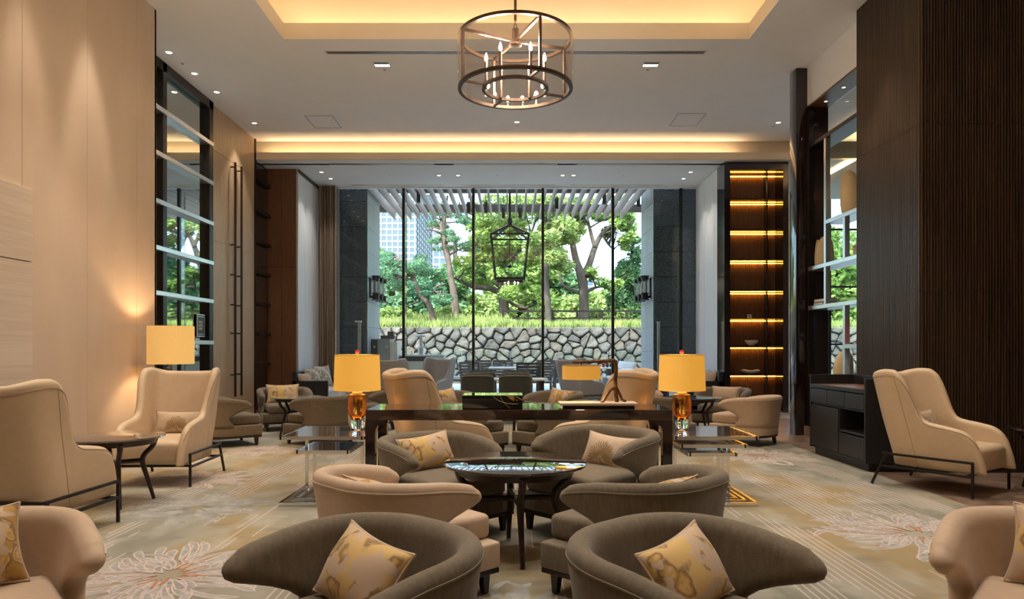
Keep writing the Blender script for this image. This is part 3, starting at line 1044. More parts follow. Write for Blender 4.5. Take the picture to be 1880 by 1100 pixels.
def shell(path, smap, ts, vs_, T, r, defo):
    """padded shell with rounded edges; smap(t,v)->(s,z)"""
    nt_, nv = len(ts), len(vs_)
    S = np.zeros((nt_, nv))
    Z = np.zeros((nt_, nv))
    for i, t in enumerate(ts):
        for j, v in enumerate(vs_):
            S[i, j], Z[i, j] = smap(t, v)
    def border():
        pts = [(S[0, j], Z[0, j]) for j in range(nv)] + [(S[i, -1], Z[i, -1]) for i in range(nt_)] + [(S[-1, j], Z[-1, j]) for j in reversed(range(nv))]
        return np.array(pts)
    B = border()
    A, C = B[:-1], B[1:]
    AB = C - A
    L2 = (AB ** 2).sum(1) + 1e-12
    mb = MB()
    rows = []
    for side in (1, -1):
        idx = np.zeros((nt_, nv), int)
        for i in range(nt_):
            for j in range(nv):
                p = np.array((S[i, j], Z[i, j]))
                tt = np.clip(((p - A) * AB).sum(1) / L2, 0, 1)
                d = np.sqrt((((A + AB * tt[:, None]) - p) ** 2).sum(1).min())
                q = min(d / r, 1)
                th = T / 2 * math.sqrt(max(0, 1 - (1 - q) ** 2))
                x, y_, nx, ny = path(S[i, j])
                dx, dy, off = defo(S[i, j], Z[i, j])
                off += side * th
                idx[i, j] = len(mb.v)
                mb.v.append(Vector((x + nx * off + dx, y_ + ny * off + dy, Z[i, j])))
        rows.append(idx)
        for i in range(nt_ - 1):
            for j in range(nv - 1):
                q = [idx[i, j], idx[i + 1, j], idx[i + 1, j + 1], idx[i, j + 1]]
                mb.f.append([int(w_) for w_ in (q if side == 1 else q[::-1])])
    for i in range(nt_ - 1):
        mb.f.append([int(rows[0][i, 0]), int(rows[1][i, 0]), int(rows[1][i + 1, 0]), int(rows[0][i + 1, 0])])
    return mb, rows

def cluster(n, p=1.7):
    """values -1..1, denser at the ends"""
    out = []
    for i in range(n + 1):
        u = -1 + 2 * i / n
        out.append(math.copysign(1 - (1 - abs(u)) ** p, u))
    return out

def puff(x0, x1, y0, y1, z0, z1, r, crown=0.02, n=10, taper=0.0):
    """soft rounded block with a crowned top"""
    mb = MB()
    bm = bmesh.new()
    bmesh.ops.create_cube(bm, size=1.0)
    bmesh.ops.scale(bm, vec=(x1 - x0, y1 - y0, z1 - z0), verts=bm.verts)
    bmesh.ops.bevel(bm, geom=list(bm.edges), offset=r, segments=4, profile=0.5, affect='EDGES', clamp_overlap=True)
    long_ = [e_ for e_ in bm.edges if e_.calc_length() > 0.12]
    bmesh.ops.subdivide_edges(bm, edges=long_, cuts=4, use_grid_fill=True)
    bm.verts.ensure_lookup_table()
    cx_, cy_, cz_ = (x0 + x1) / 2, (y0 + y1) / 2, (z0 + z1) / 2
    hx, hy, hz = (x1 - x0) / 2, (y1 - y0) / 2, (z1 - z0) / 2
    for v in bm.verts:
        q = max(0, 1 - (v.co.x / hx) ** 2) * max(0, 1 - (v.co.y / hy) ** 2)
        if v.co.z > hz * 0.9:
            v.co.z += crown * q
        tz = 1 - taper * (0.5 - v.co.z / (2 * hz))
        v.co.x *= tz
    bm.verts.index_update()
    vv = [(v.co.x + cx_, v.co.y + cy_, v.co.z + cz_) for v in bm.verts]
    ff = [[v.index for v in f_.verts] for f_ in bm.faces]
    bm.free()
    return mb.add(vv, ff)

# ---- tub club chair ---------------------------------------------------------
CH = 0.662
def make_club(fab, pipe):
    root = bpy.data.objects.new('club_chair', None)
    COL.objects.link(root)
    path, s1, s2 = upath(0.345, 0.33, 0.265)
    Lv = [(0, 0.60), (0.16, 0.545), (0.28, 0.515), (0.40, 0.56), (0.55, 0.665), (0.68, 0.765), (0.78, 0.808), (0.86, 0.815), (0.94, 0.80), (1.0, 0.755)]
    zt = [(0, CH), (0.30, CH - 0.004), (0.55, CH - 0.024), (0.70, CH - 0.05), (0.84, CH - 0.085)]
    zb = 0.255
    def smap(t, v):
        s = t * herm(Lv, v)
        return s, zb + v * (herm(zt, abs(s)) - zb)
    def defo(s, z):
        u = (z - zb) / 0.45
        return 0, 0.02 * u, 0.045 * u ** 1.4
    vs_ = [0, .12, .22, .32, .42, .52, .62, .70, .78, .84, .885, .92, .945, .965, .98, .992, 1.0]
    ts = cluster(52, 1.6)
    mb, rows = shell(path, smap, ts, vs_, 0.088, 0.05, defo)
    sh = mb.build('shell', M[fab], root, merge=0.0008, smooth=True, angle=0)
    # piping on the outer face just under the rim, and down the wing fronts
    pr = MB()
    j = 10
    pr.tube([mb.v[rows[0][i, j]] for i in range(4, len(ts) - 4)], 0.0042, 5)
    pr.build('piping', M[pipe], sh, smooth=True)
    pr = None
    # base, plinth
    poly = []
    for q in np.linspace(-1, 1, 41):
        x, y_, nx, ny = path(q * 0.92)
        poly.append((x + nx * 0.038, min(y_, 0.33) + ny * 0.038))
    poly = [(x, max(y_, -0.375)) for x, y_ in poly]
    poly[0] = (poly[0][0], -0.375)
    poly[-1] = (poly[-1][0], -0.375)
    MB().prism(poly, 0.138, 0.275).build('base', M[fab], root, bevel=0.014, seg=3, smooth=True)
    pl = [(x * 0.985, y_ * 0.985) for x, y_ in poly]
    MB().prism(pl, 0.112, 0.138).build('plinth', M['dark_leg'], root, bevel=0.003, seg=1)
    seat = puff(-0.295, 0.295, -0.385, 0.24, 0.275, 0.405, 0.032, 0.022)
    so = seat.build('seat_cushion', M[fab], root, smooth=True, angle=0)
    for (x, y_) in ((-0.315, -0.315), (0.315, -0.315), (-0.25, 0.25), (0.25, 0.25)):
        MB().bar((x, y_, 0.12), (x + (0.012 if y_ > 0 else 0) * (1 if x > 0 else -1), y_ + (0.02 if y_ > 0 else -0.004), 0.0), 0.052, 0.052, up=(0, 1, 0), w2=0.034, h2=0.034).build('leg', M['dark_leg'], root, bevel=0.004, seg=1)
    return root

# ---- wing chair --------------------------------------------------------------
def make_wing(fab, pipe, H_=1.08):
    root = bpy.data.objects.new('wing_chair', None)
    COL.objects.link(root)
    path, s1, s2 = upath(0.318, 0.36, 0.14)
    k = H_ - 1.08
    zt = [(0, 1.055 + k), (0.22, 1.06 + k), (0.33, 1.085 + k), (0.43, 1.10 + k), (0.505, 1.095 + k), (0.56, 1.05 + k), (0.595, 0.95 + k),
          (0.615, 0.82), (0.632, 0.71), (0.66, 0.645), (0.71, 0.622), (0.84, 0.60), (0.96, 0.572), (1.02, 0.52), (1.048, 0.44), (1.061, 0.34), (1.065, 0.235)]
    zb = 0.205
    Lm = 1.065
    def smap(t, v):
        s = t * Lm
        return s, zb + v * (herm(zt, abs(s)) - zb)
    def defo(s, z):
        lean = 0.24 * (z - 0.30) if z > 0.30 else 0.14 * (z - 0.30)
        flare = 0.040 * sstep(0.62, 1.08, z) * sstep(0.30, 0.60, abs(s)) + 0.02 * sstep(0.2, 0.7, z)
        return 0, lean, flare - 0.02
    half = list(np.linspace(0, 0.44, 9)) + list(np.linspace(0.475, 0.70, 17)) + list(np.linspace(0.735, 0.93, 8)) + list(np.linspace(0.945, 1.0, 8))
    ts = [-q for q in reversed(half[1:])] + half
    vs_ = [0, .1, .2, .3, .4, .5, .6, .68, .75, .81, .86, .90, .93, .955, .975, .99, 1.0]
    mb, rows = shell(path, smap, ts, vs_, 0.075, 0.042, defo)
    sh = mb.build('shell', M[fab], root, merge=0.0008, smooth=True, angle=0)
    pr = MB()
    # welt on the outer face, a finger below the edge
    pts = []
    for i in range(2, len(ts) - 2):
        best = None
        col = [mb.v[rows[0][i, j]] for j in range(len(vs_))]
        pts.append(col[12])
    pr.tube(pts, 0.0038, 5)
    for i in (len(half) - 1 - 9, len(half) - 1 + 9):      # vertical seams at the corners of the back
        pr.tube([mb.v[rows[0][i, j]] + Vector((0, 0.001, 0)) for j in range(0, 13)], 0.0022, 4)
    pr.build('piping', M[pipe], sh, smooth=True)
    seat = puff(-0.285, 0.285, -0.395, 0.30, 0.205, 0.425, 0.05, 0.02)
    seat.build('seat', M[fab], root, smooth=True, angle=0)
    fr = MB()
    w = 0.022
    for s_ in (-1, 1):
        x = s_ * 0.372
        fr.bar((x, -0.375, 0.0), (x, -0.375, 0.315), w, w)
        fr.bar((x, -0.375, 0.305), (x, 0.40, 0.305), w, w)
        fr.bar((x, -0.375, 0.185), (x, 0.415, 0.185), w, w)
        fr.bar((x, 0.36, 0.315), (x, 0.50, 0.0), w, w)
    fr.bar((-0.372, 0.40, 0.305), (0.372, 0.40, 0.305), w, w)
    fr.bar((-0.372, -0.33, 0.19), (0.372, -0.33, 0.19), w, w)
    fr.bar((-0.372, 0.30, 0.19), (0.372, 0.30, 0.19), w, w)
    fr.build('frame', M['dark_metal'], root, bevel=0.004, seg=2)
    return root

# ---- round table -------------------------------------------------------------
def make_round_table(R, h, top, leg='dark_leg', rot=0.0, glass_top=False):
    root = bpy.data.objects.new('round_table', None)
    COL.objects.link(root)
    tk = 0.022
    if glass_top:
        t = MB().lathe([(R - 0.004, h - 0.012), (R, h - 0.008), (R, h - 0.003), (R - 0.004, h)], 48).build('tabletop', M['clear'], root)
        MB().lathe([(R * 0.999, h - 0.0105), (R + 0.001, h - 0.009), (R + 0.001, h - 0.003), (R * 0.999, h - 0.0015)], 48, cap=False).build('edge', M['pane_edge'], t)
        tk = 0.012
    else:
        MB().lathe([(R - 0.02, h - tk), (R - 0.004, h - tk + 0.006), (R, h - tk / 2), (R - 0.004, h - 0.002), (R - 0.012, h)], 64).build('tabletop', M[top], root, smooth=True, angle=30)
    MB().lathe([(R * 0.72, h - tk - 0.052), (R * 0.80, h - tk - 0.048), (R * 0.84, h - tk)], 48).build('apron', M[leg], root, smooth=True, angle=30)
    for k in range(4):
        a = rot + k * PI / 2
        u = Vector((math.cos(a), math.sin(a), 0))
        pts, rs = [], []
        prof = [(R * 0.80, h - tk - 0.02), (R * 0.74, h * 0.80), (R * 0.60, h * 0.70), (R * 0.545, h * 0.62), (R * 0.56, h * 0.52), (R * 0.66, h * 0.28), (R * 0.77, 0.0)]
        rr = [0.026, 0.022, 0.021, 0.023, 0.022, 0.018, 0.0145]
        zs_ = [q[1] for q in prof]
        for (r_, z), q in zip(prof, rr):
            pts.append(u * r_ + Vector((0, 0, z)))
            rs.append(q)
        lg = MB()
        fine_p, fine_r = [], []
        for i in range(len(pts) - 1):
            for t in (0, 0.33, 0.66):
                p0 = pts[max(i - 1, 0)]
                p1, p2 = pts[i], pts[i + 1]
                p3 = pts[min(i + 2, len(pts) - 1)]
                q = 0.5 * ((2 * p1) + (p2 - p0) * t + (2 * p0 - 5 * p1 + 4 * p2 - p3) * t * t + (3 * p1 - p0 - 3 * p2 + p3) * t ** 3)
                fine_p.append(q)
                fine_r.append(rs[i] * (1 - t) + rs[i + 1] * t)
        fine_p.append(pts[-1])
        fine_r.append(rs[-1])
        lg.tube(fine_p, fine_r, 8)
        lg.tube([u * (R * 0.56) + Vector((0, 0, h * 0.60)), Vector((0, 0, h * 0.60))], [0.02, 0.017], 8)
        lg.build('leg', M[leg], root, smooth=True, angle=50)
    return root

# ---- cushion -----------------------------------------------------------------
def pillow_mesh(w, h, t, seed=0, n=22):
    random.seed(seed)
    mb = MB()
    ph = random.uniform(0, 6)
    def pos(u, v, side):
        # corner-pulled outline
        px_ = u * (1 - 0.10 * (1 - v * v) ** 1.0 * abs(u) ** 3)
        pz_ = v * (1 - 0.13 * (1 - u * u) ** 1.0 * abs(v) ** 3)
        th = (max(0, 1 - u * u) ** 0.55) * (max(0, 1 - v * v) ** 0.55)
        wr = 0.03 * math.sin(7 * u + ph) * math.sin(6 * v + 1.7 * ph) * (1 - th) * th * 2
        return Vector((px_ * w / 2, -side * (th + wr) * t / 2, pz_ * h / 2 + h / 2))
    g_ = []
    cs = [math.sin(q * PI / 2) for q in np.linspace(-1, 1, n + 1)]
    for side in (1, -1):
        idx = [[0] * (n + 1) for _ in range(n + 1)]
        for i, u in enumerate(cs):
            for j, v in enumerate(cs):
                idx[i][j] = len(mb.v)
                mb.v.append(pos(u, v, side))
        g_.append(idx)
        for i in range(n):
            for j in range(n):
                mb.f.append([idx[i][j], idx[i + 1][j], idx[i + 1][j + 1], idx[i][j + 1]][::side])
    edge = [pos(u, -1, 1) for u in cs] + [pos(1, v, 1) for v in cs[1:]] + [pos(u, 1, 1) for u in reversed(cs[:-1])] + [pos(-1, v, 1) for v in reversed(cs[1:-1])]
    return mb, edge, pos

def cushion(label, group, m, pipe, Mw, w=0.44, h=0.40, t=0.16, seed=0, ginkgo=False):
    mb, edge, pos = pillow_mesh(w, h, t, seed)
    root = bpy.data.objects.new('cushion', None)
    COL.objects.link(root)
    root.empty_display_size = 0.05
    root.matrix_world = Mw
    cv = mb.build('cover', M[m], root, merge=0.0005, smooth=True, angle=0)
    MB().tube(edge, 0.0055, 6, closed=True).build('piping', M[pipe], root, smooth=True)
    if ginkgo:
        gk = MB()
        nr = 19
        c0 = (-0.02, -0.62)
        for i in range(nr):
            a = math.radians(196 - 212 * i / (nr - 1))
            Rr = 0.95 + 0.06 * math.sin(i * 2.1)
            ptsL, ptsR = [], []
            for q in (0.14, 0.4, 0.7, 0.94, 1.0):
                ww = 0.042 * (0.25 + 0.75 * q) * (1 if q < 1 else 0.5)
                cu_ = c0[0] + math.cos(a) * Rr * q * 0.95 * h / w
                cvv = c0[1] + math.sin(a) * Rr * q * 0.95 + 0.15
                tx, tz = -math.sin(a) * ww * h / w, math.cos(a) * ww
                for lst, sgn in ((ptsL, 1), (ptsR, -1)):
                    p = pos(max(-.97, min(.97, cu_ + sgn * tx)), max(-.97, min(.97, cvv + sgn * tz)), 1)
                    lst.append(p + Vector((0, -0.003, 0)))
            k = len(gk.v)
            gk.v += ptsL + ptsR
            for j in range(4):
                gk.f.append([k + j, k + j + 1, k + 5 + j + 1, k + 5 + j])
        st = []
        for q in (0, .25, .5, .75, 1.0):
            st.append(pos(c0[0] + 0.10 * q * q, max(-.97, c0[1] + 0.15 - 0.5 * q), 1) + Vector((0, -0.003, 0)))
        gk.tube(st, 0.005, 5)
        gk.build('ginkgo_embroidery', M['tan_emb'], cv)
    return tag(root, label, 'cushion', group)

def in_chair(c, fx, fy, dx=0.0, dy=0.10, z=0.422, tilt=22, yaw=0, roll=0):
    R_ = Matrix.Rotation
    return (Matrix.Translation((c[0], c[1], 0)) @ R_(face(fx, fy), 4, 'Z') @ Matrix.Translation((dx, dy, z))
            @ R_(math.radians(yaw), 4, 'Z') @ R_(math.radians(-tilt), 4, 'X') @ R_(math.radians(roll), 4, 'Y'))

# ------------------------------------------------------------------ club chairs
P_taupe = Proto(lambda: make_club('taupe', 'taupe_pipe'))
P_beige = Proto(lambda: make_club('beige', 'beige_pipe'))
clubs = {}
def club(key, proto, x, y, fx, fy, label):
    clubs[key] = (x, y, fx, fy)
    return proto.place(label, 'armchair', (x, y, 0.0065), face(fx, fy), 'tub club chairs')
club('a1', P_taupe, -0.545, 2.33, -0.68, -0.73, 'taupe tub chair at the bottom edge left of centre, open to the viewer')
club('a2', P_taupe, 0.64, 2.33, 0.68, -0.73, 'taupe tub chair at the bottom edge right of centre, open to the viewer')
club('b', P_beige, -0.585, 3.76, 0.73, 0.69, 'beige tub chair seen from behind, left of the reflecting round table')
club('c', P_taupe, 0.69, 3.76, -0.73, 0.69, 'taupe tub chair seen from behind, right of the reflecting round table')
club('d', P_taupe, -0.50, 5.08, 0.67, -0.75, 'taupe tub chair with floral cushion, back left of the reflecting round table before the desk')
club('e', P_taupe, 0.60, 5.08, -0.73, -0.68, 'taupe tub chair with ginkgo cushion, back right of the reflecting round table before the desk').scale = (1.03, 1.03, 1.07)
club('f', P_beige, -1.90, 2.44, 0.65, -0.76, 'beige tub chair cut off by the bottom left corner')
club('g', P_beige, 1.95, 2.44, -0.65, -0.76, 'beige tub chair cut off by the bottom right corner')
club('h', P_taupe, -3.85, 9.55, 0.78, 0.62, 'taupe tub chair in profile just behind the left wing chair')
club('i', P_taupe, -3.65, 11.45, 0.45, -0.89, 'taupe tub chair with gold cushion against the tall wood doors')
club('j', P_taupe, -2.58, 9.75, -0.84, 0.54, 'taupe tub chair turned away beside the left nest of tables')
club('j2', P_taupe, -2.25, 11.35, -0.75, -0.66, 'taupe tub chair half hidden behind the left amber lamp')
club('k', P_beige, 3.25, 9.70, -0.72, 0.69, 'beige tub chair seen from behind near the lit niche shelves')
club('l', P_taupe, 3.42, 11.4, -0.55, -0.83, 'taupe tub chair with plain cushion in front of the lit niche shelves')
club('m', P_taupe, 2.02, 9.75, 0.84, 0.54, 'taupe tub chair turned away behind the right end of the desk')
club('m2', P_beige, 2.05, 11.35, 0.75, -0.66, 'beige tub chair half hidden behind the right amber lamp')
club('n1', P_taupe, -0.55, 8.70, 0.73, 0.69, 'taupe tub chair just behind the desk, left of the black box, facing away')
club('n2', P_taupe, 0.55, 8.75, -0.73, 0.69, 'taupe tub chair just behind the desk, right of the black box, facing away')
club('n3', P_taupe, -0.85, 10.45, 0.70, -0.71, 'taupe tub chair with gold cushion beyond the desk, left of the dark dining chairs')
club('n4', P_taupe, 0.62, 10.45, -0.70, -0.71, 'taupe tub chair with gold cushion beyond the desk, right of the dark dining chairs')

# ------------------------------------------------------------------ wing chairs
P_wing = Proto(lambda: make_wing('cream', 'cream_pipe'))
P_wingg = Proto(lambda: make_wing('grey_leather', 'grey_pipe'))
wings = {}
def wing(key, proto, x, y, fx, fy, label):
    wings[key] = (x, y, fx, fy)
    return proto.place(label, 'armchair', (x, y, 0.0065), face(fx, fy), 'wing chairs')
wing('w1', P_wing, -3.32, 4.93, 0.06, 1.0, 'cream wing chair at the left edge with its back to the viewer')
wing('w2', P_wing, -3.38, 6.98, 0.04, -1.0, 'cream wing chair with ginkgo cushion facing the viewer under the drum lamp')
wing('w3', P_wing, 4.06, 6.60, 0.57, -0.82, 'cream wing chair with leaf cushion beside the black sideboard')
wing('w4', P_wing, -0.66, 6.98, 0.92, 0.39, 'cream wing chair behind the left half of the desk')
wing('w5', P_wing, 0.86, 6.98, -0.92, 0.39, 'cream wing chair behind the right half of the desk')
wing('w6', P_wingg, -2.38, 14.6, 0.25, 0.97, 'grey wing chair by the window seen from behind, next to the left amber lamp')
wing('w7', P_wingg, -1.75, 15.85, -0.45, -0.89, 'grey wing chair by the window glass facing the room')
wing('w8', P_wingg, 1.55, 15.2, 0.80, 0.60, 'grey wing chair by the window behind the branch lamp')

# ------------------------------------------------------------------ round tables
def table(label, R, h, top, x, y, rot, glass_top=False):
    o = make_round_table(R, h, top, rot=rot, glass_top=glass_top)
    o.location = (x, y, 0.0065)
    return tag(o, label, 'table', 'round tables')
table('dark round table with mirror-like top at the centre front', 0.455, 0.575, 'lacquer', 0.03, 4.50, PI / 2 + 0.12)
table('dark round table between the two left wing chairs', 0.395, 0.565, 'smoke_top', -3.32, 5.93, 0.65)
table('glass-topped round table among the far left tub chairs', 0.40, 0.57, 'lacquer', -3.18, 10.6, 0.9, True)
table('glass-topped round table among the far right tub chairs', 0.40, 0.57, 'lacquer', 2.74, 10.55, 0.7, True)
table('dark round table half seen below the desk top', 0.40, 0.57, 'lacquer', 0.08, 9.45, 0.12)
table('dark round table just entering the right edge', 0.42, 0.575, 'lacquer', 4.96, 6.35, 0.5)

# ------------------------------------------------------------------ cushions in chairs
def cc(key, label, m, pipe='beige_pipe', **kw):
    q = clubs[key]
    pw = {k_: kw.pop(k_) for k_ in ('dx', 'dy', 'z', 'tilt', 'yaw', 'roll') if k_ in kw}
    return cushion(label, 'cushions on the tub chairs', m, pipe, in_chair(q[:2], q[2], q[3], **pw), **kw)
cc('a1', 'floral gold cushion in the front left taupe tub chair', 'floral_a', dx=-0.05, dy=0.02, yaw=-4, roll=5, tilt=32, w=0.43, h=0.27, z=0.418, seed=1)
cc('a2', 'floral gold cushion in the front right taupe tub chair', 'floral_b', dx=0.05, dy=0.02, yaw=4, roll=-5, tilt=32, w=0.43, h=0.27, z=0.418, seed=2)
cc('b', 'cushion barely showing over the rim of the beige tub chair at the round table', 'floral_c', seed=3, w=0.44, h=0.23, z=0.422, roll=-2, tilt=30)
cc('c', 'cushion barely showing over the rim of the taupe tub chair right of the round table', 'floral_a', seed=4, w=0.44, h=0.23, z=0.422, roll=2, tilt=30)
cc('d', 'floral gold cushion in the taupe tub chair behind the round table, left', 'floral_b', dx=0.0, roll=-5, seed=5, w=0.46, h=0.265, tilt=24)
cc('e', 'beige cushion with a ginkgo leaf in the taupe tub chair behind the round table', 'plain_cushion', dx=0.0, roll=3, seed=6, w=0.46, h=0.265, tilt=24, ginkgo=True)
cc('f', 'floral gold cushion in the beige tub chair at the bottom left corner', 'floral_c', dx=0.0, yaw=10, seed=7, w=0.44, h=0.30)
cc('g', 'floral gold cushion in the beige tub chair at the bottom right corner', 'floral_a', dx=0.0, yaw=-10, seed=8, w=0.44, h=0.30)
cc('i', 'gold patterned cushion in the tub chair by the wood doors', 'floral_b', seed=9, w=0.52, h=0.31)
cc('l', 'plain beige cushion in the tub chair by the lit niche shelves', 'plain_cushion', seed=10, w=0.46, h=0.28)
cc('n3', 'gold cushion in the far tub chair left of the dark dining chairs', 'floral_a', seed=11, w=0.44, h=0.29, roll=-6)
cc('n4', 'gold cushion in the far tub chair right of the dark dining chairs', 'floral_c', seed=12, w=0.44, h=0.29, roll=6)
q = wings['w2']
cushion('long beige cushion with a ginkgo leaf on the left facing wing chair', 'cushions on the wing chairs', 'plain_cushion', 'tan_emb', in_chair(q[:2], q[2], q[3], dx=0.02, dy=0.19, z=0.435, tilt=20), w=0.50, h=0.24, t=0.12, seed=13, ginkgo=True)
q = wings['w3']
cushion('tan leaf-patterned cushion on the wing chair beside the black sideboard', 'cushions on the wing chairs', 'leafy', 'beige_pipe', in_chair(q[:2], q[2], q[3], dx=0.0, dy=0.13, z=0.437, tilt=22), w=0.46, h=0.29, t=0.13, seed=14)

# ------------------------------------------------------------------ desk
DX0, DX1, DY0, DY1, DZ = -1.172, 1.310, 5.72, 6.34, 0.798
dk = thing('console_desk', 'long glossy dark ebony console desk with square legs', 'desk', ((DX0 + DX1) / 2, (DY0 + DY1) / 2, 0.0065))
hw, hd_ = (DX1 - DX0) / 2, (DY1 - DY0) / 2
MB().box(-hw, hw, -hd_, hd_, DZ - 0.085, DZ).build('desktop', M['ebony_h'], dk, bevel=0.004, seg=2)
for sx in (-1, 1):
    for sy in (-1, 1):
        lg = MB()
        x0 = sx * hw
        x1 = sx * (hw - 0.078)
        y0 = sy * hd_
        y1 = sy * (hd_ - 0.078)
        lg.box(min(x0, x1), max(x0, x1), min(y0, y1), max(y0, y1), 0, DZ - 0.085)
        # rounded inner corner between leg and rail
        prof = [(0, 0)] + [(0.11 - 0.11 * math.sin(a), 0.11 - 0.11 * math.cos(a)) for a in np.linspace(0, PI / 2, 9)]
        k = len(lg.v)
        for yy in (min(y0, y1), max(y0, y1)):
            for (u, w_) in prof:
                lg.v.append(Vector((x1 - sx * u, yy, DZ - 0.085 - w_)))
        n_ = len(prof)
        lg.f.append([k + i for i in range(n_)])
        lg.f.append([k + n_ + i for i in range(n_)])
        for i in range(n_):
            j = (i + 1) % n_
            lg.f.append([k + i, k + j, k + n_ + j, k + n_ + i])
        lg.build('leg', M['ebony'], dk)

# black lacquer box with gold drawing
bx = thing('lacquer_box', 'black lacquer box with gold line drawing on the desk', 'box', (-0.147, 5.965, DZ + 0.007))
MB().box(-0.247, 0.247, -0.175, 0.175, 0.0, 0.088).build('body', M['black_lacquer'], bx, bevel=0.003, seg=2)
MB().box(-0.249, 0.249, -0.177, 0.177, 0.090, 0.112).build('lid', M['black_lacquer'], bx, bevel=0.003, seg=2)
gd = MB()
yf = -0.1785
def bxp(u, v):
    return Vector((-0.247 + 0.494 * u, yf, 0.112 - 0.11 * v))
def curve2(pts, r):
    out = []
    for i in range(21):
        t = i / 20
        out.append(bxp((1 - t) ** 2 * pts[0][0] + 2 * t * (1 - t) * pts[1][0] + t * t * pts[2][0], (1 - t) ** 2 * pts[0][1] + 2 * t * (1 - t) * pts[1][1] + t * t * pts[2][1]))
    gd.tube(out, r, 5)
curve2([(0.50, 0.02), (0.64, 0.72), (0.93, 0.62)], 0.0014)
curve2([(0.63, 0.02), (0.66, 0.55), (0.80, 0.97)], 0.0014)
curve2([(0.89, 0.05), (0.94, 0.2), (0.99, 0.32)], 0.0014)
ring = [bxp(0.905 + 0.03 * math.cos(a), 0.25 + 0.13 * math.sin(a)) for a in np.linspace(0, 2 * PI, 17)[:-1]]
gd.tube(ring, 0.001, 5, closed=True)
gd.add([bxp(*p) for p in ((0.72, 0.03), (0.86, 0.03), (0.862, 0.42), (0.83, 0.36), (0.79, 0.25), (0.76, 0.12))], [(0, 1, 2, 3, 4, 5)])
gd.build('gold_drawing', M['gold'], bx)

# branch lamp
bl = thing('branch_lamp', 'desk lamp with a bronze branch stem and long amber shade', 'lamp', (0.735, 5.99, DZ + 0.007))
MB().box(-0.30, 0.30, -0.10, 0.10, 0.0, 0.02).build('foot', M['black_lacquer'], bl, bevel=0.002, seg=1)
MB().box(-0.325, 0.325, -0.115, 0.115, 0.02, 0.042).build('base', M['travertine'], bl, bevel=0.003, seg=1)
random.seed(5)
stm = MB()
def wig(a, b_, n_, amp):
    a, b_ = Vector(a), Vector(b_)
    return [a.lerp(b_, i / n_) + Vector((random.uniform(-amp, amp), random.uniform(-amp, amp), random.uniform(-amp, amp))) * (0 if i in (0, n_) else 1) for i in range(n_ + 1)]
def br(pts, r0, r1):
    m_ = len(pts) - 1
    stm.tube(pts, [r0 + (r1 - r0) * i / m_ for i in range(m_ + 1)], 8)
fork = (0.155, 0.0, 0.165)
bend = (0.155, 0.0, 0.375)
br(wig((0.165, 0.0, 0.03), fork, 4, 0.003) + wig(fork, bend, 6, 0.004)[1:] + [Vector((0.145, 0, 0.393))], 0.017, 0.018)
br([Vector((0.158, 0, 0.375))] + [Vector((0.14, 0, 0.392))] + wig((0.12, 0, 0.393), (-0.21, -0.01, 0.380), 8, 0.004), 0.019, 0.009)
br([Vector((0.155, 0, 0.17)), Vector((0.11, -0.01, 0.145)), Vector((0.07, -0.03, 0.09)), Vector((0.04, -0.05, 0.045)), Vector((0.022, -0.055, 0.042))], 0.015, 0.010)
br([Vector((0.157, 0, 0.17)), Vector((0.185, 0.01, 0.12)), Vector((0.215, 0.03, 0.06)), Vector((0.25, 0.035, 0.044))], 0.015, 0.010)
stm.build('branch', M['branch'], bl, smooth=True)
MB().tube([(-0.135, 0, 0.38), (-0.135, 0, 0.30)], 0.006, 6).build('hanger', M['branch'], bl)
R_b = 0.162
shd = MB().lathe([(R_b, 0.235), (R_b, 0.355)], 40, c=(-0.135, 0, 0), cap=False).build('shade', M['shade_branch'], bl, smooth=True)
tp = MB().lathe([(R_b, 0.0), (R_b + 0.002, 0.003), (R_b - 0.01, 0.006), (0.001, 0.006)], 40, c=(-0.135, 0, 0.350), cap=False).build('shade_top', M['branch'], bl, smooth=True)
light('branch_lamp_bulb', 'POINT', (0.735 - 0.135, 5.99, DZ + 0.27), 5, WARM, shadow_soft_size=0.05)

# ------------------------------------------------------------------ nested tables and amber lamps
def nest(label, x0, x1, y0, y1, h, group):
    t = thing('nesting_table', label, 'table', ((x0 + x1) / 2, (y0 + y1) / 2, 0.0065), 0, group)
    a, b_ = (x1 - x0) / 2, (y1 - y0) / 2
    MB().box(-a + 0.012, a - 0.012, -b_ + 0.012, b_ - 0.012, h - 0.018, h).build('tabletop', M['smoke_top'], t)
    fr = MB()
    for s_ in (-1, 1):
        fr.box(s_ * a - 0.013, s_ * a + 0.013, -b_ - .013, b_ + .013, h - 0.028, h + 0.001)
        fr.box(-a, a, s_ * b_ - 0.013, s_ * b_ + 0.013, h - 0.028, h + 0.001)
    fr.build('top_frame', M['chrome'], t)
    for s_ in (-1, 1):
        MB().box(s_ * a - 0.013, s_ * a + 0.013, b_ - 0.013, b_ + 0.013, 0, h - 0.028).build('leg', M['chrome'], t)
    bs = MB()
    for s_ in (-1, 1):
        bs.box(s_ * a - 0.013, s_ * a + 0.013, -b_, b_, 0, 0.026)
    bs.box(-a - .013, a + .013, -b_ - 0.013, -b_ + 0.013, 0, 0.026)
    bs.build('base_frame', M['chrome'], t)
    return t
nest('tallest chrome nesting table left of the desk, carrying an amber lamp', -1.895, -1.215, 5.83, 6.60, 0.57, 'chrome nesting tables')
nest('low chrome nesting table tucked under the tall one left of the desk', -1.81, -1.37, 6.0, 6.55, 0.43, 'chrome nesting tables')
nest('tallest chrome nesting table right of the desk, carrying an amber lamp', 1.355, 2.03, 5.83, 6.60, 0.57, 'chrome nesting tables')
nest('middle chrome nesting table right of the desk', 1.43, 1.97, 5.93, 6.57, 0.49, 'chrome nesting tables')
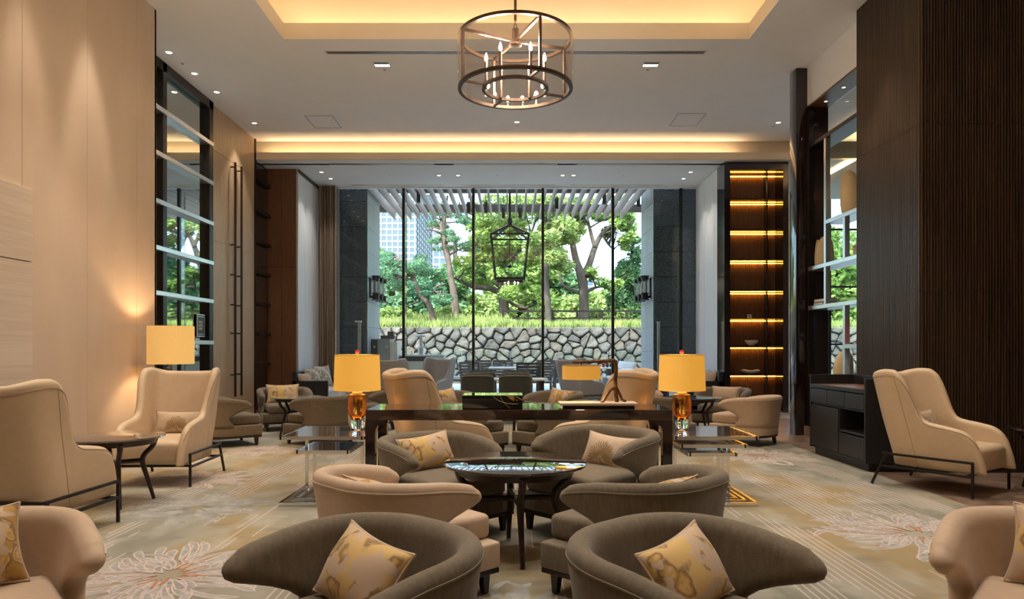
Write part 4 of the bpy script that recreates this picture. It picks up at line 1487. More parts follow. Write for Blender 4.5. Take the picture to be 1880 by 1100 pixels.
nest('lowest chrome nesting table right of the desk', 1.52, 1.92, 6.02, 6.54, 0.405, 'chrome nesting tables')

def amber_lamp(label, x, y, z0):
    t = thing('amber_lamp', label, 'lamp', (x, y, z0), 0, 'amber glass table lamps')
    outer = [(0.045, 0.0), (0.062, 0.008), (0.074, 0.04), (0.082, 0.10), (0.086, 0.18), (0.085, 0.26), (0.078, 0.305), (0.05, 0.318)]
    MB().lathe(outer, 32).build('glass_body', M['clear_solid'], t, smooth=True)
    inner = [(0.008, 0.085), (0.035, 0.098), (0.056, 0.135), (0.066, 0.19), (0.068, 0.25), (0.062, 0.295), (0.04, 0.306)]
    MB().lathe(inner, 32).build('amber_core', M['amber_glass'], t, smooth=True)
    MB().lathe([(0.045, 0.318), (0.045, 0.330), (0.018, 0.334), (0.018, 0.375)], 20).build('neck', M['gold'], t, smooth=True)
    MB().lathe([(0.208, 0.345), (0.197, 0.665)], 48, cap=False).build('shade', M['shade_gold'], t, smooth=True)
    rm = MB()
    for (r_, z) in ((0.2085, 0.345), (0.1975, 0.665)):
        rm.tube([(r_ * math.cos(a), r_ * math.sin(a), z) for a in np.linspace(0, 2 * PI, 49)[:-1]], 0.003, 5, closed=True)
    for k in range(3):
        a = k * 2 * PI / 3
        rm.tube([(0, 0, 0.655), (0.197 * math.cos(a), 0.197 * math.sin(a), 0.66)], 0.003, 5)
    rm.tube([(0, 0, 0.37), (0, 0, 0.675)], 0.005, 6)
    rm.build('shade_wire', M['gold'], t)
    MB().lathe([(0.002, 0.672), (0.014, 0.677), (0.020, 0.690), (0.016, 0.703), (0.004, 0.709)], 16).build('finial', M['red'], t, smooth=True)
    light('amber_lamp_bulb', 'POINT', (x, y, z0 + 0.52), 16, WARM, shadow_soft_size=0.05)
    return t
amber_lamp('amber glass lamp with gold shade left of the desk', -1.375, 6.36, 0.5785)
amber_lamp('amber glass lamp with gold shade right of the desk', 1.54, 6.36, 0.5785)

# floor lamp in the left corner
fl_ = thing('floor_lamp', 'cream drum shade lamp behind the left wing chair at the wall end', 'lamp', (-3.98, 8.30, 0.0065))
MB().lathe([(0.15, 0), (0.15, 0.02), (0.02, 0.03)], 24).build('base', M['dark_metal'], fl_, smooth=True, angle=30)
MB().tube([(0, 0, 0.02), (0, 0, 1.45)], 0.018, 10).build('pole', M['dark_leg'], fl_, smooth=True)
MB().lathe([(0.255, 1.112), (0.255, 1.555)], 48, cap=False).build('shade', M['shade_cream'], fl_, smooth=True)
light('floor_lamp_bulb', 'POINT', (-3.98, 8.30, 1.36), 45, WARM, shadow_soft_size=0.06)

# ------------------------------------------------------------------ black sideboard
sb = thing('sideboard', 'black oak service sideboard with drawers against the ribbed pier', 'sideboard', (4.0, 8.12, 0))
def sbx(name, x0, x1, y0, y1, z0, z1, parent=sb, mm='black_wood', bevel=0.003):
    return MB().box(x0 - 4.0, x1 - 4.0, y0 - 8.12, y1 - 8.12, z0, z1).build(name, M[mm], parent, bevel=bevel, seg=1)
SX0, SX1, SY0, SY1, SZ = 3.72, 4.285, 7.42, 8.80, 0.98
sbx('plinth', SX0 + 0.06, SX1, SY0 + 0.05, SY1 - 0.02, 0, 0.09)
sbx('side_panel', SX0, SX1, SY0, SY0 + 0.03, 0.09, SZ)
sbx('side_panel', SX0, SX1, SY1 - 0.03, SY1, 0.09, SZ)
sbx('back_panel', SX1 - 0.03, SX1, SY0, SY1, 0.09, SZ)
sbx('tray', SX0 + 0.005, SX1 - 0.03, SY0 + 0.03, SY1 - 0.03, 0.835, 0.865, mm='wood_red')
sbx('front_rail', SX0, SX0 + 0.03, SY0 + 0.03, SY1 - 0.03, 0.822, 0.868)
sbx('deck', SX0 + 0.02, SX1 - 0.03, SY0 + 0.03, SY1 - 0.03, 0.62, 0.64)
sbx('bottom', SX0 + 0.01, SX1 - 0.03, SY0 + 0.03, SY1 - 0.03, 0.09, 0.11)
sbx('divider', SX0 + 0.01, SX1 - 0.03, 8.02, 8.05, 0.11, 0.62)
sbx('shelf', SX0 + 0.01, SX1 - 0.03, SY0 + 0.03, 8.02, 0.365, 0.385)
sbx('niche_back', SX0 + 0.30, SX0 + 0.32, SY0 + 0.03, 8.02, 0.385, 0.62)
for (a, b_) in ((7.455, 7.885), (7.892, 8.322), (8.329, 8.765)):
    d_ = sbx('drawer', SX0, SX0 + 0.02, a, b_, 0.645, 0.812)
dd = sbx('door', SX0, SX0 + 0.02, 8.04, 8.765, 0.115, 0.612)
sbx('pull', SX0 - 0.002, SX0 + 0.004, 8.60, 8.74, 0.585, 0.605, dd, 'dark_metal', 0)
dd = sbx('drawer', SX0, SX0 + 0.02, 7.455, 8.025, 0.115, 0.350)
sbx('pull', SX0 - 0.002, SX0 + 0.004, 7.87, 8.0, 0.328, 0.345, dd, 'dark_metal', 0)

# ------------------------------------------------------------------ objects on the display shelves
def vase(label, y, z, h, r, lean=0.0, m='ceramic', x=4.58, tip=0.45, group='cream ceramic pieces on the display shelves', name='vase', sq=1.0):
    o = MB()
    prof = [(r * 0.80, 0), (r * 0.92, h * 0.05), (r, h * 0.25), (r * 0.95, h * 0.5), (r * 0.80, h * 0.75), (r * tip * 1.2, h * 0.93), (r * tip * 0.7, h * 0.985), (r * 0.05, h)]
    o.lathe(prof, 24)
    for p in o.v:
        p.y += lean * (p.z / h) ** 2
        p.x *= sq
    q = o.build(name, M[m], smooth=True)
    q.location = (x, y, z)
    return tag(q, label, 'vase', group)
vase('tall leaning cream horn vase on the upper display shelf', 9.50, 3.112, 0.60, 0.14, lean=0.10)
vase('cream pointed vase at the left of the middle display shelf', 10.33, 2.512, 0.42, 0.13, lean=-0.05)
vase('cream pointed vase standing at the far left end of the shelf', 10.50, 2.512, 0.40, 0.04, lean=-0.02, x=4.55)
vase('cream slanted vase low on the display shelves above the sideboard', 9.75, 0.892, 0.38, 0.13, lean=-0.07)
vase('pale vase low on the shelves beside the ribbed pier', 9.10, 0.892, 0.34, 0.09, m='white')
cn = MB().lathe([(0.085, 0), (0.08, 0.04), (0.045, 0.28), (0.035, 0.33), (0.01, 0.335)], 20)
cn = cn.build('cone_vase', M['red'], smooth=True)
cn.location = (4.58, 9.2, 1.362)
tag(cn, 'red cone-shaped vase on the display shelves', 'vase')
for i, (y_, w_, mm) in enumerate(((10.32, 0.30, 'dark_leg'), (10.30, 0.27, 'paper'))):
    b_ = thing('book', ['dark book at the bottom of the small pile on the display shelf', 'tan book on top of the small pile on the display shelf'][i], 'book', (4.58, y_, 1.932 + 0.045 * i), 0.1 * i, 'books on the display shelf')
    MB().box(-0.1, 0.1, -w_ / 2, w_ / 2, 0, 0.006).box(-0.1, 0.1, -w_ / 2, w_ / 2, 0.036, 0.042).box(0.094, 0.1, -w_ / 2, w_ / 2, 0, 0.042).build('cover', M[mm], b_)
    MB().box(-0.095, 0.094, -w_ / 2 + .005, w_ / 2 - .005, 0.006, 0.036).build('pages', M['white'], b_)
bs = thing('wicker_box', 'small woven box at the right of the middle display shelf', 'box', (4.57, 9.12, 2.512))
MB().box(-0.1, 0.1, -0.12, 0.12, 0, 0.10).build('body', M['paper'], bs, bevel=0.008)
MB().box(-0.105, 0.105, -0.125, 0.125, 0.102, 0.135).build('lid', M['paper'], bs, bevel=0.008)

# objects in the lit niche
bw_ = MB().lathe([(0.05, 0), (0.06, 0.004), (0.125, 0.075), (0.137, 0.115), (0.128, 0.115), (0.115, 0.075), (0.05, 0.015), (0.001, 0.013)], 28, cap=False).build('bowl', M['white'], smooth=True)
bw_.location = (P(1380, 0, 14.52).x, 14.53, 1.356)
tag(bw_, 'white bowl on a lit niche shelf', 'bowl')
dsh = MB().lathe([(0.06, 0), (0.07, 0.004), (0.16, 0.055), (0.195, 0.085), (0.19, 0.088), (0.15, 0.06), (0.06, 0.014), (0.001, 0.012)], 28, cap=False)
for p in dsh.v:
    if p.z > 0.05:
        p.z += 0.012 * math.sin(4 * math.atan2(p.y, p.x))
dsh = dsh.build('dish', M['white'], smooth=True)
dsh.location = (P(1378, 0, 14.52).x, 14.55, 0.771)
tag(dsh, 'wide pale dish on the lowest lit niche shelf', 'dish')
tb = thing('trinket', 'tiny openwork ornament on a lit niche shelf above the bowl', 'ornament', (P(1376, 0, 14.52).x, 14.52, 1.921))
MB().box(-0.045, 0.045, -0.03, 0.03, 0, 0.012).build('base', M['white'], tb)
for s_ in (-1, 1):
    MB().bar((s_ * 0.03, 0, 0.01), (s_ * 0.022, 0, 0.07), 0.02).build('post', M['white'], tb)
MB().box(-0.04, 0.04, -0.02, 0.02, 0.06, 0.075).build('top', M['white'], tb)
# ------------------------------------------------------------------ chandelier
CHX, CHY = 0.042, 6.0
cz0, cz1, CR, CI = 3.50, 3.926, 0.485, 0.282
ch = thing('chandelier', 'drum chandelier with candle bulbs inside a smoked glass cylinder', 'chandelier', (CHX, CHY, 0))
def hoop(r, z, w, h_):
    mb = MB()
    return mb.lathe([(r - w, z), (r, z), (r, z + h_), (r - w, z + h_), (r - w, z)], 72, cap=False)
hoop(CR, cz1 - 0.012, 0.026, 0.026).build('top_hoop', M['bronze'], ch, smooth=True, angle=30)
hoop(CR, cz0 - 0.012, 0.030, 0.026).build('bottom_hoop', M['bronze'], ch, smooth=True, angle=30)
hoop(CI, cz0 - 0.012, 0.024, 0.024).build('inner_hoop', M['bronze'], ch, smooth=True, angle=30)
MB().lathe([(CR + 0.004, cz0), (CR + 0.004, cz1)], 72, cap=False).build('glass_drum', M['shade_glass'], ch, smooth=True)
for k in range(4):
    a = math.radians(-66 + 90 * k)
    u = Vector((math.cos(a), math.sin(a), 0))
    MB().bar(u * (CR - 0.014) + Vector((0, 0, cz0)), u * (CR - 0.014) + Vector((0, 0, cz1)), 0.020, 0.020, up=u).build('post', M['bronze'], ch)
    MB().bar(u * 0.02 + Vector((0, 0, cz1 - 0.02)), u * (CR - 0.02) + Vector((0, 0, cz1 - 0.005)), 0.018, 0.022).build('top_arm', M['bronze'], ch)
    MB().bar(u * (CI - 0.02) + Vector((0, 0, cz0)), u * (CR - 0.02) + Vector((0, 0, cz0)), 0.018, 0.018).build('bottom_arm', M['bronze'], ch)
MB().lathe([(0.03, cz1 - 0.065), (0.055, cz1 - 0.06), (0.055, cz1 - 0.045), (0.03, cz1 - 0.03), (0.03, cz1 + 0.08), (0.012, cz1 + 0.085)], 24).build('hub', M['bronze'], ch, smooth=True, angle=30)
lk = MB()
for k in range(2):
    lk.tube([(0.012 * math.cos(a) * (1 - k), 0.012 * math.cos(a) * k, cz1 + 0.105 + 0.03 * k + 0.022 * math.sin(a)) for a in np.linspace(0, 2 * PI, 13)[:-1]], 0.004, 5, closed=True)
lk.build('chain_link', M['bronze'], ch)
MB().tube([(0, 0, cz1 + 0.15), (0, 0, 6.40)], 0.012, 10).build('stem', M['bronze'], ch, smooth=True)
MB().lathe([(0.075, 6.372), (0.075, 6.39), (0.07, 6.40)], 24).build('canopy', M['bronze'], ch)
for k in range(6):
    a = math.radians(30 + 60 * k + 30)
    u = Vector((math.cos(a), math.sin(a), 0)) * (CI - 0.035)
    c = MB().tube([u + Vector((0, 0, cz0)), u + Vector((0, 0, cz0 + 0.23))], 0.013, 10).build('candle', M['bronze'], ch, smooth=True)
    MB().lathe([(0.006, 0.23), (0.014, 0.245), (0.015, 0.262), (0.008, 0.29), (0.001, 0.308)], 12, c=(u.x, u.y, cz0)).build('bulb', M['bulb'], c, smooth=True)
    light('chandelier_bulb', 'POINT', (CHX + u.x, CHY + u.y, cz0 + 0.34), 38, WARM2, shadow_soft_size=0.03)

# ------------------------------------------------------------------ bay sofas
def sofa(label, x0, x1, y0, y1, back_side, group='dark framed bay sofas'):
    t = thing('sofa', label, 'sofa', ((x0 + x1) / 2, (y0 + y1) / 2, 0), 0, group)
    a, b_ = (x1 - x0) / 2, (y1 - y0) / 2
    MB().box(-a, a, -b_, -b_ + 0.08, 0.06, 0.64).build('arm', M['black_wood'], t, bevel=0.006)
    MB().box(-a, a, b_ - 0.08, b_, 0.06, 0.64).build('arm', M['black_wood'], t, bevel=0.006)
    s_ = back_side
    xb0, xb1 = (-a, -a + 0.09) if s_ < 0 else (a - 0.09, a)
    MB().box(xb0, xb1, -b_, b_, 0.06, 0.82).build('backrest', M['black_wood'], t, bevel=0.006)
    MB().box(-a, a, -b_, b_, 0.0, 0.14).build('base', M['black_wood'], t)
    sx0, sx1 = (xb1, a - 0.01) if s_ < 0 else (-a + 0.01, xb0)
    n_ = 2
    L_ = (2 * b_ - 0.18) / n_
    for i in range(n_):
        y_ = -b_ + 0.09 + i * L_
        puff(sx0, sx1, y_, y_ + L_ - 0.01, 0.14, 0.44, 0.04, 0.02).build('seat_cushion', M['pale_sofa'], t, smooth=True, angle=0)
    return t
sofa('dark framed sofa with pale cushions in the left of the bay', -4.44, -3.72, 14.40, 16.25, -1)
sofa('dark framed sofa with pale cushions in the right of the bay', 3.60, 4.32, 14.35, 16.25, 1)
def lean_cushion(label, x, y, fx, fy, m, seed, w=0.45, h=0.42, z=0.45, tilt=18, roll=0, group='cushions on the bay sofas'):
    Mw = in_chair((x, y), fx, fy, dx=0, dy=0.0, z=z, tilt=tilt, roll=roll)
    return cushion(label, group, m, 'beige_pipe', Mw, w=w, h=h, t=0.15, seed=seed)
lean_cushion('plain pale cushion nearest the arm of the left bay sofa', -4.20, 14.66, 0.96, -0.28, 'plain_cushion', 21, h=0.36)
lean_cushion('grey floral cushion in the middle of the left bay sofa', -4.12, 14.98, 0.90, -0.42, 'floral_w', 22, h=0.45)
lean_cushion('grey floral cushion furthest along the left bay sofa', -4.06, 15.55, 0.85, -0.5, 'floral_w', 23, h=0.50, w=0.5)
lean_cushion('plain beige cushion nearest the arm of the right bay sofa', 4.05, 14.68, -0.92, -0.38, 'plain_cushion', 24, h=0.42)
lean_cushion('pale cushion further along the right bay sofa', 4.02, 15.2, -0.92, -0.38, 'pale_sofa', 25, h=0.42)

# ------------------------------------------------------------------ dining chairs and table near the window
def make_dining():
    root = bpy.data.objects.new('dining_chair', None)
    COL.objects.link(root)
    path, s1, s2 = upath(0.265, 0.27, 0.13)
    zt = [(0, 0.875), (0.15, 0.872), (0.24, 0.86), (0.30, 0.83), (0.36, 0.74), (0.45, 0.66), (0.60, 0.62), (0.68, 0.58)]
    def smap(t, v):
        s = t * 0.68
        return s, 0.36 + v * (herm(zt, abs(s)) - 0.36)
    mb, rows = shell(path, smap, cluster(30, 1.3), [0, .2, .4, .6, .75, .85, .92, .96, .985, 1.0], 0.05, 0.03, lambda s, z: (0, 0.14 * (z - 0.4), 0))
    sh = mb.build('shell', M['green_fab'], root, merge=0.0008, smooth=True, angle=0)
    pr = MB()
    pr.tube([mb.v[rows[0][i, 6]] for i in range(2, 29)], 0.006, 5)
    pr.build('piping', M['green_pipe'], sh, smooth=True)
    puff(-0.245, 0.245, -0.25, 0.24, 0.36, 0.47, 0.035, 0.015).build('seat', M['green_fab'], root, smooth=True, angle=0)
    for (x, y_) in ((-0.23, -0.22), (0.23, -0.22), (-0.21, 0.22), (0.21, 0.22)):
        MB().bar((x, y_, 0.37), (x * 1.05, y_ * 1.08, 0.0), 0.036, 0.036, up=(0, 1, 0), w2=0.022, h2=0.022).build('leg', M['dark_leg'], root)
    return root
P_din = Proto(make_dining)
for (x, y, fy, lb) in ((-0.56, 12.3, 1, 'dark green dining chair at the window table, front left, back to the viewer'), (0.095, 12.3, 1, 'dark green dining chair at the window table, front right, back to the viewer'),
                       (-0.57, 14.25, 1, 'dark green dining chair beyond the window table on the left'), (0.11, 14.25, 1, 'dark green dining chair beyond the window table on the right')):
    P_din.place(lb, 'chair', (x, y, 0.0065 if y < 13 else 0.0), face(0.02, fy), 'dark green dining chairs')
dt = thing('dining_table', 'pale dining table among the dark green chairs near the window', 'table', (-0.2, 13.5, 0))
MB().box(-0.62, 0.85, -0.38, 0.38, 0.70, 0.73).build('tabletop', M['white'], dt, bevel=0.005)
for (x, y_) in ((-0.55, -0.31), (0.78, -0.31), (-0.55, 0.31), (0.78, 0.31)):
    MB().bar((x, y_, 0.70), (x, y_, 0), 0.05).build('leg', M['dark_leg'], dt)
wt = thing('pedestal_table', 'small white round pedestal table behind the right amber lamp', 'table', (3.05, 14.2, 0))
MB().lathe([(0.33, 0.68), (0.35, 0.69), (0.35, 0.705), (0.34, 0.71)], 36).build('tabletop', M['white'], wt, smooth=True, angle=30)
MB().lathe([(0.22, 0), (0.22, 0.015), (0.03, 0.03), (0.03, 0.68)], 24).build('pedestal', M['dark_metal'], wt, smooth=True, angle=30)

# ================================================================== TERRACE AND GARDEN
M['granite_shaded'] = mat('shaded_polished_granite', (0.085, 0.097, 0.112), 0.10, var=0.3, scale=60, col2=(0.18, 0.195, 0.215), detail=8, lo=.4, hi=.7)  # pier fronts towards the room: shade put into a darker colour
M['granite_lit'] = mat('lit_granite', (0.36, 0.365, 0.385), 0.45, var=0.12, scale=50, col2=(0.47, 0.475, 0.495), detail=8)  # same piers' inner sides: daylight put into a paler colour
M['terrace'] = mat('terrace_paving', (0.58, 0.575, 0.56), 0.6, var=0.08, scale=3)
M['slat'] = mat('pale_timber_slat', (0.25, 0.215, 0.195), 0.6, var=0.1, scale=8, stretch=(4, 0.3, 4))
M['soffit'] = mat('frosted_canopy_roof', (0.85, 0.85, 0.86), 0.8, var=0.02)
N_, L_ = nodes_of(M['soffit'])
_t = N_.new('ShaderNodeBsdfTranslucent')
_t.inputs[0].default_value = (0.85, 0.87, 0.9, 1)
_m = N_.new('ShaderNodeMixShader')
_m.inputs[0].default_value = 0.75
L_.new(N_['Principled BSDF'].outputs[0], _m.inputs[1])
L_.new(_t.outputs[0], _m.inputs[2])
L_.new(_m.outputs[0], N_['Material Output'].inputs[0])
STN = []
for _i, (_a, _b) in enumerate((((.055, .055, .05), (.105, .103, .093)), ((.065, .064, .056), (.125, .122, .107)), ((.04, .04, .039), (.08, .08, .074)), ((.07, .062, .053), (.115, .103, .087)))):
    STN.append(mat('rubble_stone_%d' % _i, _a, 0.9, var=0.3, scale=4.5, col2=_b, bump=0.8, bscale=16, detail=8))
M['mortar'] = mat('dark_joint', (0.035, 0.035, 0.03), 0.95, var=0.3)
M['grass'] = mat('sunny_grass', (0.13, 0.20, 0.045), 0.8, var=0.35, scale=2.0, col2=(0.25, 0.31, 0.085), detail=6)
M['soil'] = mat('grassy_bank', (0.10, 0.14, 0.035), 0.95, var=0.3, scale=1.5, col2=(0.18, 0.22, 0.065), detail=6)
M['bark'] = mat('tree_bark', (0.055, 0.046, 0.038), 0.9, var=0.35, scale=5, bump=0.8, bscale=16, stretch=(1, 1, 0.3))
M['bark_pine'] = mat('pine_bark', (0.08, 0.06, 0.05), 0.9, var=0.35, scale=6, bump=0.8, bscale=18, stretch=(1, 1, 0.4))
def leafmat(name, c1, c2):
    m = mat(name, c1, 0.55, var=0.25, scale=0.9, col2=c2, detail=8, spec=0.3)
    b = m.node_tree.nodes['Principled BSDF']
    N, L = nodes_of(m)
    tr = N.new('ShaderNodeBsdfTranslucent')
    cr = [n for n in N if n.type == 'VALTORGB'][0]
    L.new(cr.outputs[0], tr.inputs[0])
    mx = N.new('ShaderNodeMixShader')
    mx.inputs[0].default_value = 0.4
    L.new(b.outputs[0], mx.inputs[1])
    L.new(tr.outputs[0], mx.inputs[2])
    L.new(mx.outputs[0], N['Material Output'].inputs[0])
    return m
M['leaf_a'] = leafmat('bright_leaf', (0.11, 0.225, 0.045), (0.34, 0.47, 0.14))
M['leaf_b'] = leafmat('deep_green_leaf', (0.045, 0.13, 0.06), (0.16, 0.30, 0.125))
M['leaf_c'] = leafmat('pine_needle', (0.04, 0.13, 0.08), (0.14, 0.29, 0.155))
M['leaf_d'] = leafmat('yellow_green_leaf', (0.17, 0.285, 0.07), (0.38, 0.49, 0.18))

struct(MB().box(-14, 14, 16.76, 26.9, -0.12, -0.002).build('floor_terrace', M['terrace']))

# granite piers built of blocks
def pier(name, x0, x1, y0, y1, inner, label):
    t = thing(name, label, 'pier', ((x0 + x1) / 2, (y0 + y1) / 2, 0))
    ox, oy = (x0 + x1) / 2, (y0 + y1) / 2
    MB().box(x0 - ox + 0.02, x1 - ox - 0.02, y0 - oy + 0.02, y1 - oy - 0.02, 0, 5.93).build('core', M['mortar'], t)
    z = 0.0
    while z < 5.4:
        z1 = z + 0.605
        MB().box(x0 - ox, x1 - ox, y0 - oy, y0 - oy + 0.05, z, z1 - 0.008).build('front_block', M['granite_shaded'], t, bevel=0.004, seg=1)
        yy = y0 + 0.05
        for q in range(2):
            ya, yb = yy + q * (y1 - yy) / 2, yy + (q + 1) * (y1 - yy) / 2
            xx = (x1 - 0.05, x1) if inner > 0 else (x0, x0 + 0.05)
            MB().box(xx[0] - ox, xx[1] - ox, ya - oy + .002, yb - oy - .002, z, z1).build('side_block', M['granite_lit'], t, bevel=0.004, seg=1)
        z += 0.61
    return t
pier('granite_pier', -5.6, -3.48, 17.2, 18.85, 1, 'granite pier outside the left end of the window')
pier('granite_pier', 3.48, 5.6, 17.2, 18.85, -1, 'granite pier outside the right end of the window')

def sconce(x, y, sgn, label, group):
    t = thing('wall_sconce', label, 'wall lamp', (x, y, 2.80), 0, group)
    cx_ = sgn * 0.15
    MB().box(min(0, sgn * 0.03), max(0, sgn * 0.03), -0.06, 0.06, -0.25, 0.25).build('back_plate', M['dark_metal'], t)
    for (z, h_, r_) in ((0.20, 0.07, 0.095), (0.28, 0.02, 0.115), (-0.27, 0.12, 0.085), (-0.14, 0.02, 0.10), (-0.30, 0.02, 0.11)):
        MB().lathe([(r_, z), (r_, z + h_)], 20, c=(cx_, 0, 0)).build('cap', M['dark_metal'], t, smooth=True, angle=30)
    MB().lathe([(0.075, -0.12), (0.075, 0.20)], 20, c=(cx_, 0, 0), cap=False).build('glass_tube', M['clear'], t, smooth=True)
    MB().lathe([(0.03, -0.12), (0.03, 0.16)], 10, c=(cx_, 0, 0)).build('lamp_tube', M['white'], t, smooth=True)
    MB().bar((0, 0, -0.22), (cx_, 0, -0.22), 0.05).build('bracket', M['dark_metal'], t)
for q, nm in enumerate(('nearest', 'middle', 'farthest')):
    sconce(-3.48, 17.55 + 0.5 * q, 1, '%s of the three cylindrical wall lamps on the left granite pier' % nm, 'pier wall lamps')
    sconce(3.48, 17.55 + 0.5 * q, -1, '%s of the three cylindrical wall lamps on the right granite pier' % nm, 'pier wall lamps')

# canopy: slats, cross beams, soffit
cn_ = thing('canopy', 'slatted canopy over the terrace outside the window', 'canopy', (0, 19, 0))
me_slat = MB().box(-0.017, 0.017, -2.15, 2.10, 5.14, 5.38).mesh('slat')
me_slat.materials.append(M['slat'])
for i in range(46):
    x = -5.4 + 0.24 * i + 0.04
    if abs(x) > 3.45:
        o = link('slat', me_slat, None, cn_, (x, 0, 0))
        o.scale = (1, 0.06, 1)
        o.location = (x, -2.0, 0)
    else:
        link('slat', me_slat, None, cn_, (x, 0, 0))
for (yy, z0, z1, w_) in ((-0.3, 5.42, 5.60, 0.12), (2.2, 5.40, 5.62, 0.16), (-1.6, 5.45, 5.6, 0.10)):
    MB().box(-7 if yy > 1 else -3.46, 7 if yy > 1 else 3.46, yy, yy + w_, z0, z1).build('cross_beam', M['dark_metal'], cn_)
MB().box(-7, 10, -2.2, 2.4, 5.95, 5.97).build('soffit', M['soffit'], cn_)
for (px, yy) in ((765, 18.2), (856, 19.6), (892, 19.6), (922, 20.4), (953, 20.4), (1020, 19.0), (1108, 18.4), (1172, 18.8)):
    x = (px - CX) * yy / F
    x = -5.36 + 0.24 * round((x + 5.36 - 0.12) / 0.24) + 0.12
    s_ = thing('canopy_spotlight', 'small cylindrical spotlight hanging among the canopy slats', 'spotlight', (x, yy, 0), 0, 'canopy spotlights')
    MB().tube([(0, 0, 5.05), (0, 0, 5.35)], 0.05, 10).build('barrel', M['dark_metal'], s_, smooth=True, angle=40)
    MB().tube([(0, 0, 5.35), (0, 0, 5.95)], 0.012, 6).build('stem', M['dark_metal'], s_)

# hanging lantern
lx, ly = P(936, 0, 19.0).x, 19.0
ln = thing('hanging_lantern', 'black tapered glass lantern hanging over the terrace', 'lantern', (lx, ly, 0))
zt_, zb_ = 4.30, 3.14
a_, b_ = 0.50, 0.38
def sq(h_, z):
    return [Vector((i * h_, j * h_, z)) for i, j in ((-1, -1), (1, -1), (1, 1), (-1, 1))]
T_, B_ = sq(a_, zt_), sq(b_, zb_)
T_ = [p * 1 for p in T_]
fr = MB()
for i in range(4):
    j = (i + 1) % 4
    fr.bar(T_[i], T_[j], 0.045)
    fr.bar(B_[i], B_[j], 0.05, 0.07)
    fr.bar(T_[i], B_[i], 0.04)
    fr.bar(T_[i], Vector((0, 0, 4.62)), 0.045)
    m0, m1 = T_[i].lerp(B_[i], 0.13), T_[j].lerp(B_[j], 0.13)
    fr.bar(m0, m1, 0.022)
fr.build('frame', M['dark_metal'], ln)
for i in range(4):
    j = (i + 1) % 4
    MB().add([T_[i], T_[j], B_[j], B_[i]], [(0, 1, 2, 3)]).build('pane', M['pane'], ln, recalc=False)
MB().lathe([(0.07, 4.60), (0.075, 4.68), (0.05, 4.80), (0.02, 4.82)], 12).build('finial', M['dark_metal'], ln)
MB().tube([(0, 0, 4.8), (0, 0, 5.95)], 0.03, 8).build('stem', M['dark_metal'], ln)
MB().lathe([(0.10, 5.80), (0.17, 5.94), (0.17, 5.95)], 12).build('ceiling_rose', M['dark_metal'], ln)
cd = MB()
cd.tube([(0, 0, 4.6), (0, 0, 3.5)], 0.012, 6)
cd.lathe([(0.02, 3.45), (0.06, 3.48), (0.06, 3.52), (0.02, 3.56)], 10)
for k in range(4):
    a = k * PI / 2 + 0.3
    u = Vector((math.cos(a), math.sin(a), 0)) * 0.22
    cd.tube([(0, 0, 3.5), u + Vector((0, 0, 3.5)), u + Vector((0, 0, 3.85))], 0.010, 6)
cd.build('candelabra', M['dark_metal'], ln)

# glass balustrade on the terrace
gb = thing('glass_balustrade', 'clear glass balustrade in front of the rubble stone wall', 'balustrade', (0, 22.6, 0))
for i in range(8):
    x0 = -6.2 + i * 1.55
    MB().box(x0 + 0.01, x0 + 1.54, -0.008, 0.008, 0.0, 1.22).build('pane', M['pane'], gb)
    MB().box(x0 - 0.008, x0 + 0.008, -0.01, 0.01, 0.0, 1.22).build('edge', M['white'], gb)

# outdoor slatted chairs
def make_teak():
    root = bpy.data.objects.new('slatted_chair', None)
    COL.objects.link(root)
    for s_ in (-1, 1):
        MB().bar((s_ * 0.28, -0.27, 0), (s_ * 0.28, -0.27, 0.62), 0.045).build('leg', M['teak'], root)
        MB().bar((s_ * 0.28, 0.20, 0), (s_ * 0.30, 0.36, 0.92), 0.045).build('leg', M['teak'], root)
        MB().bar((s_ * 0.28, -0.30, 0.63), (s_ * 0.29, 0.30, 0.63), 0.06, 0.03).build('armrest', M['teak'], root)
    for i in range(6):
        t = i / 5
        z = 0.48 + 0.42 * t
        y_ = 0.275 + 0.085 * t
        MB().bar((-0.29, y_, z), (0.29, y_, z), 0.018, 0.068).build('back_slat', M['teak'], root)
    for i in range(6):
        y_ = -0.26 + i * 0.09
        MB().bar((-0.27, y_, 0.42), (0.27, y_, 0.42), 0.07, 0.02).build('seat_slat', M['teak'], root)
    return root
P_teak = Proto(make_teak)
for (px, d, fx, fy, lb) in ((873, 19.6, 0.45, 0.9, 'slatted dark wood terrace chair left of the first mullion'), (923, 22.0, 0, -1, 'slatted dark wood terrace chair on the far side of the terrace table'),
                            (884, 22.0, 0.05, -1, 'slatted dark wood terrace chair far left beyond the terrace table'), (971, 18.9, 0.05, 1, 'slatted dark wood terrace chair nearest the glass, back to the room'),
                            (1014, 18.6, -0.75, 0.66, 'slatted dark wood terrace chair turned aside by the second mullion'), (1003, 22.0, -0.1, -1, 'slatted dark wood terrace chair far right beyond the terrace table')):
    P_teak.place(lb, 'chair', ((px - CX) * d / F, d, 0), face(fx, fy), 'slatted terrace chairs')
tt = thing('terrace_table', 'white-topped terrace table among the slatted chairs', 'table', (-0.1, 20.5, 0))
MB().box(-0.52, 0.52, -0.55, 0.55, 0.72, 0.76).build('tabletop', M['white'], tt, bevel=0.006)
for (x, y_) in ((-0.45, -0.48), (0.45, -0.48), (-0.45, 0.48), (0.45, 0.48)):
    MB().bar((x, y_, 0.72), (x, y_, 0), 0.06).build('leg', M['teak'], tt)
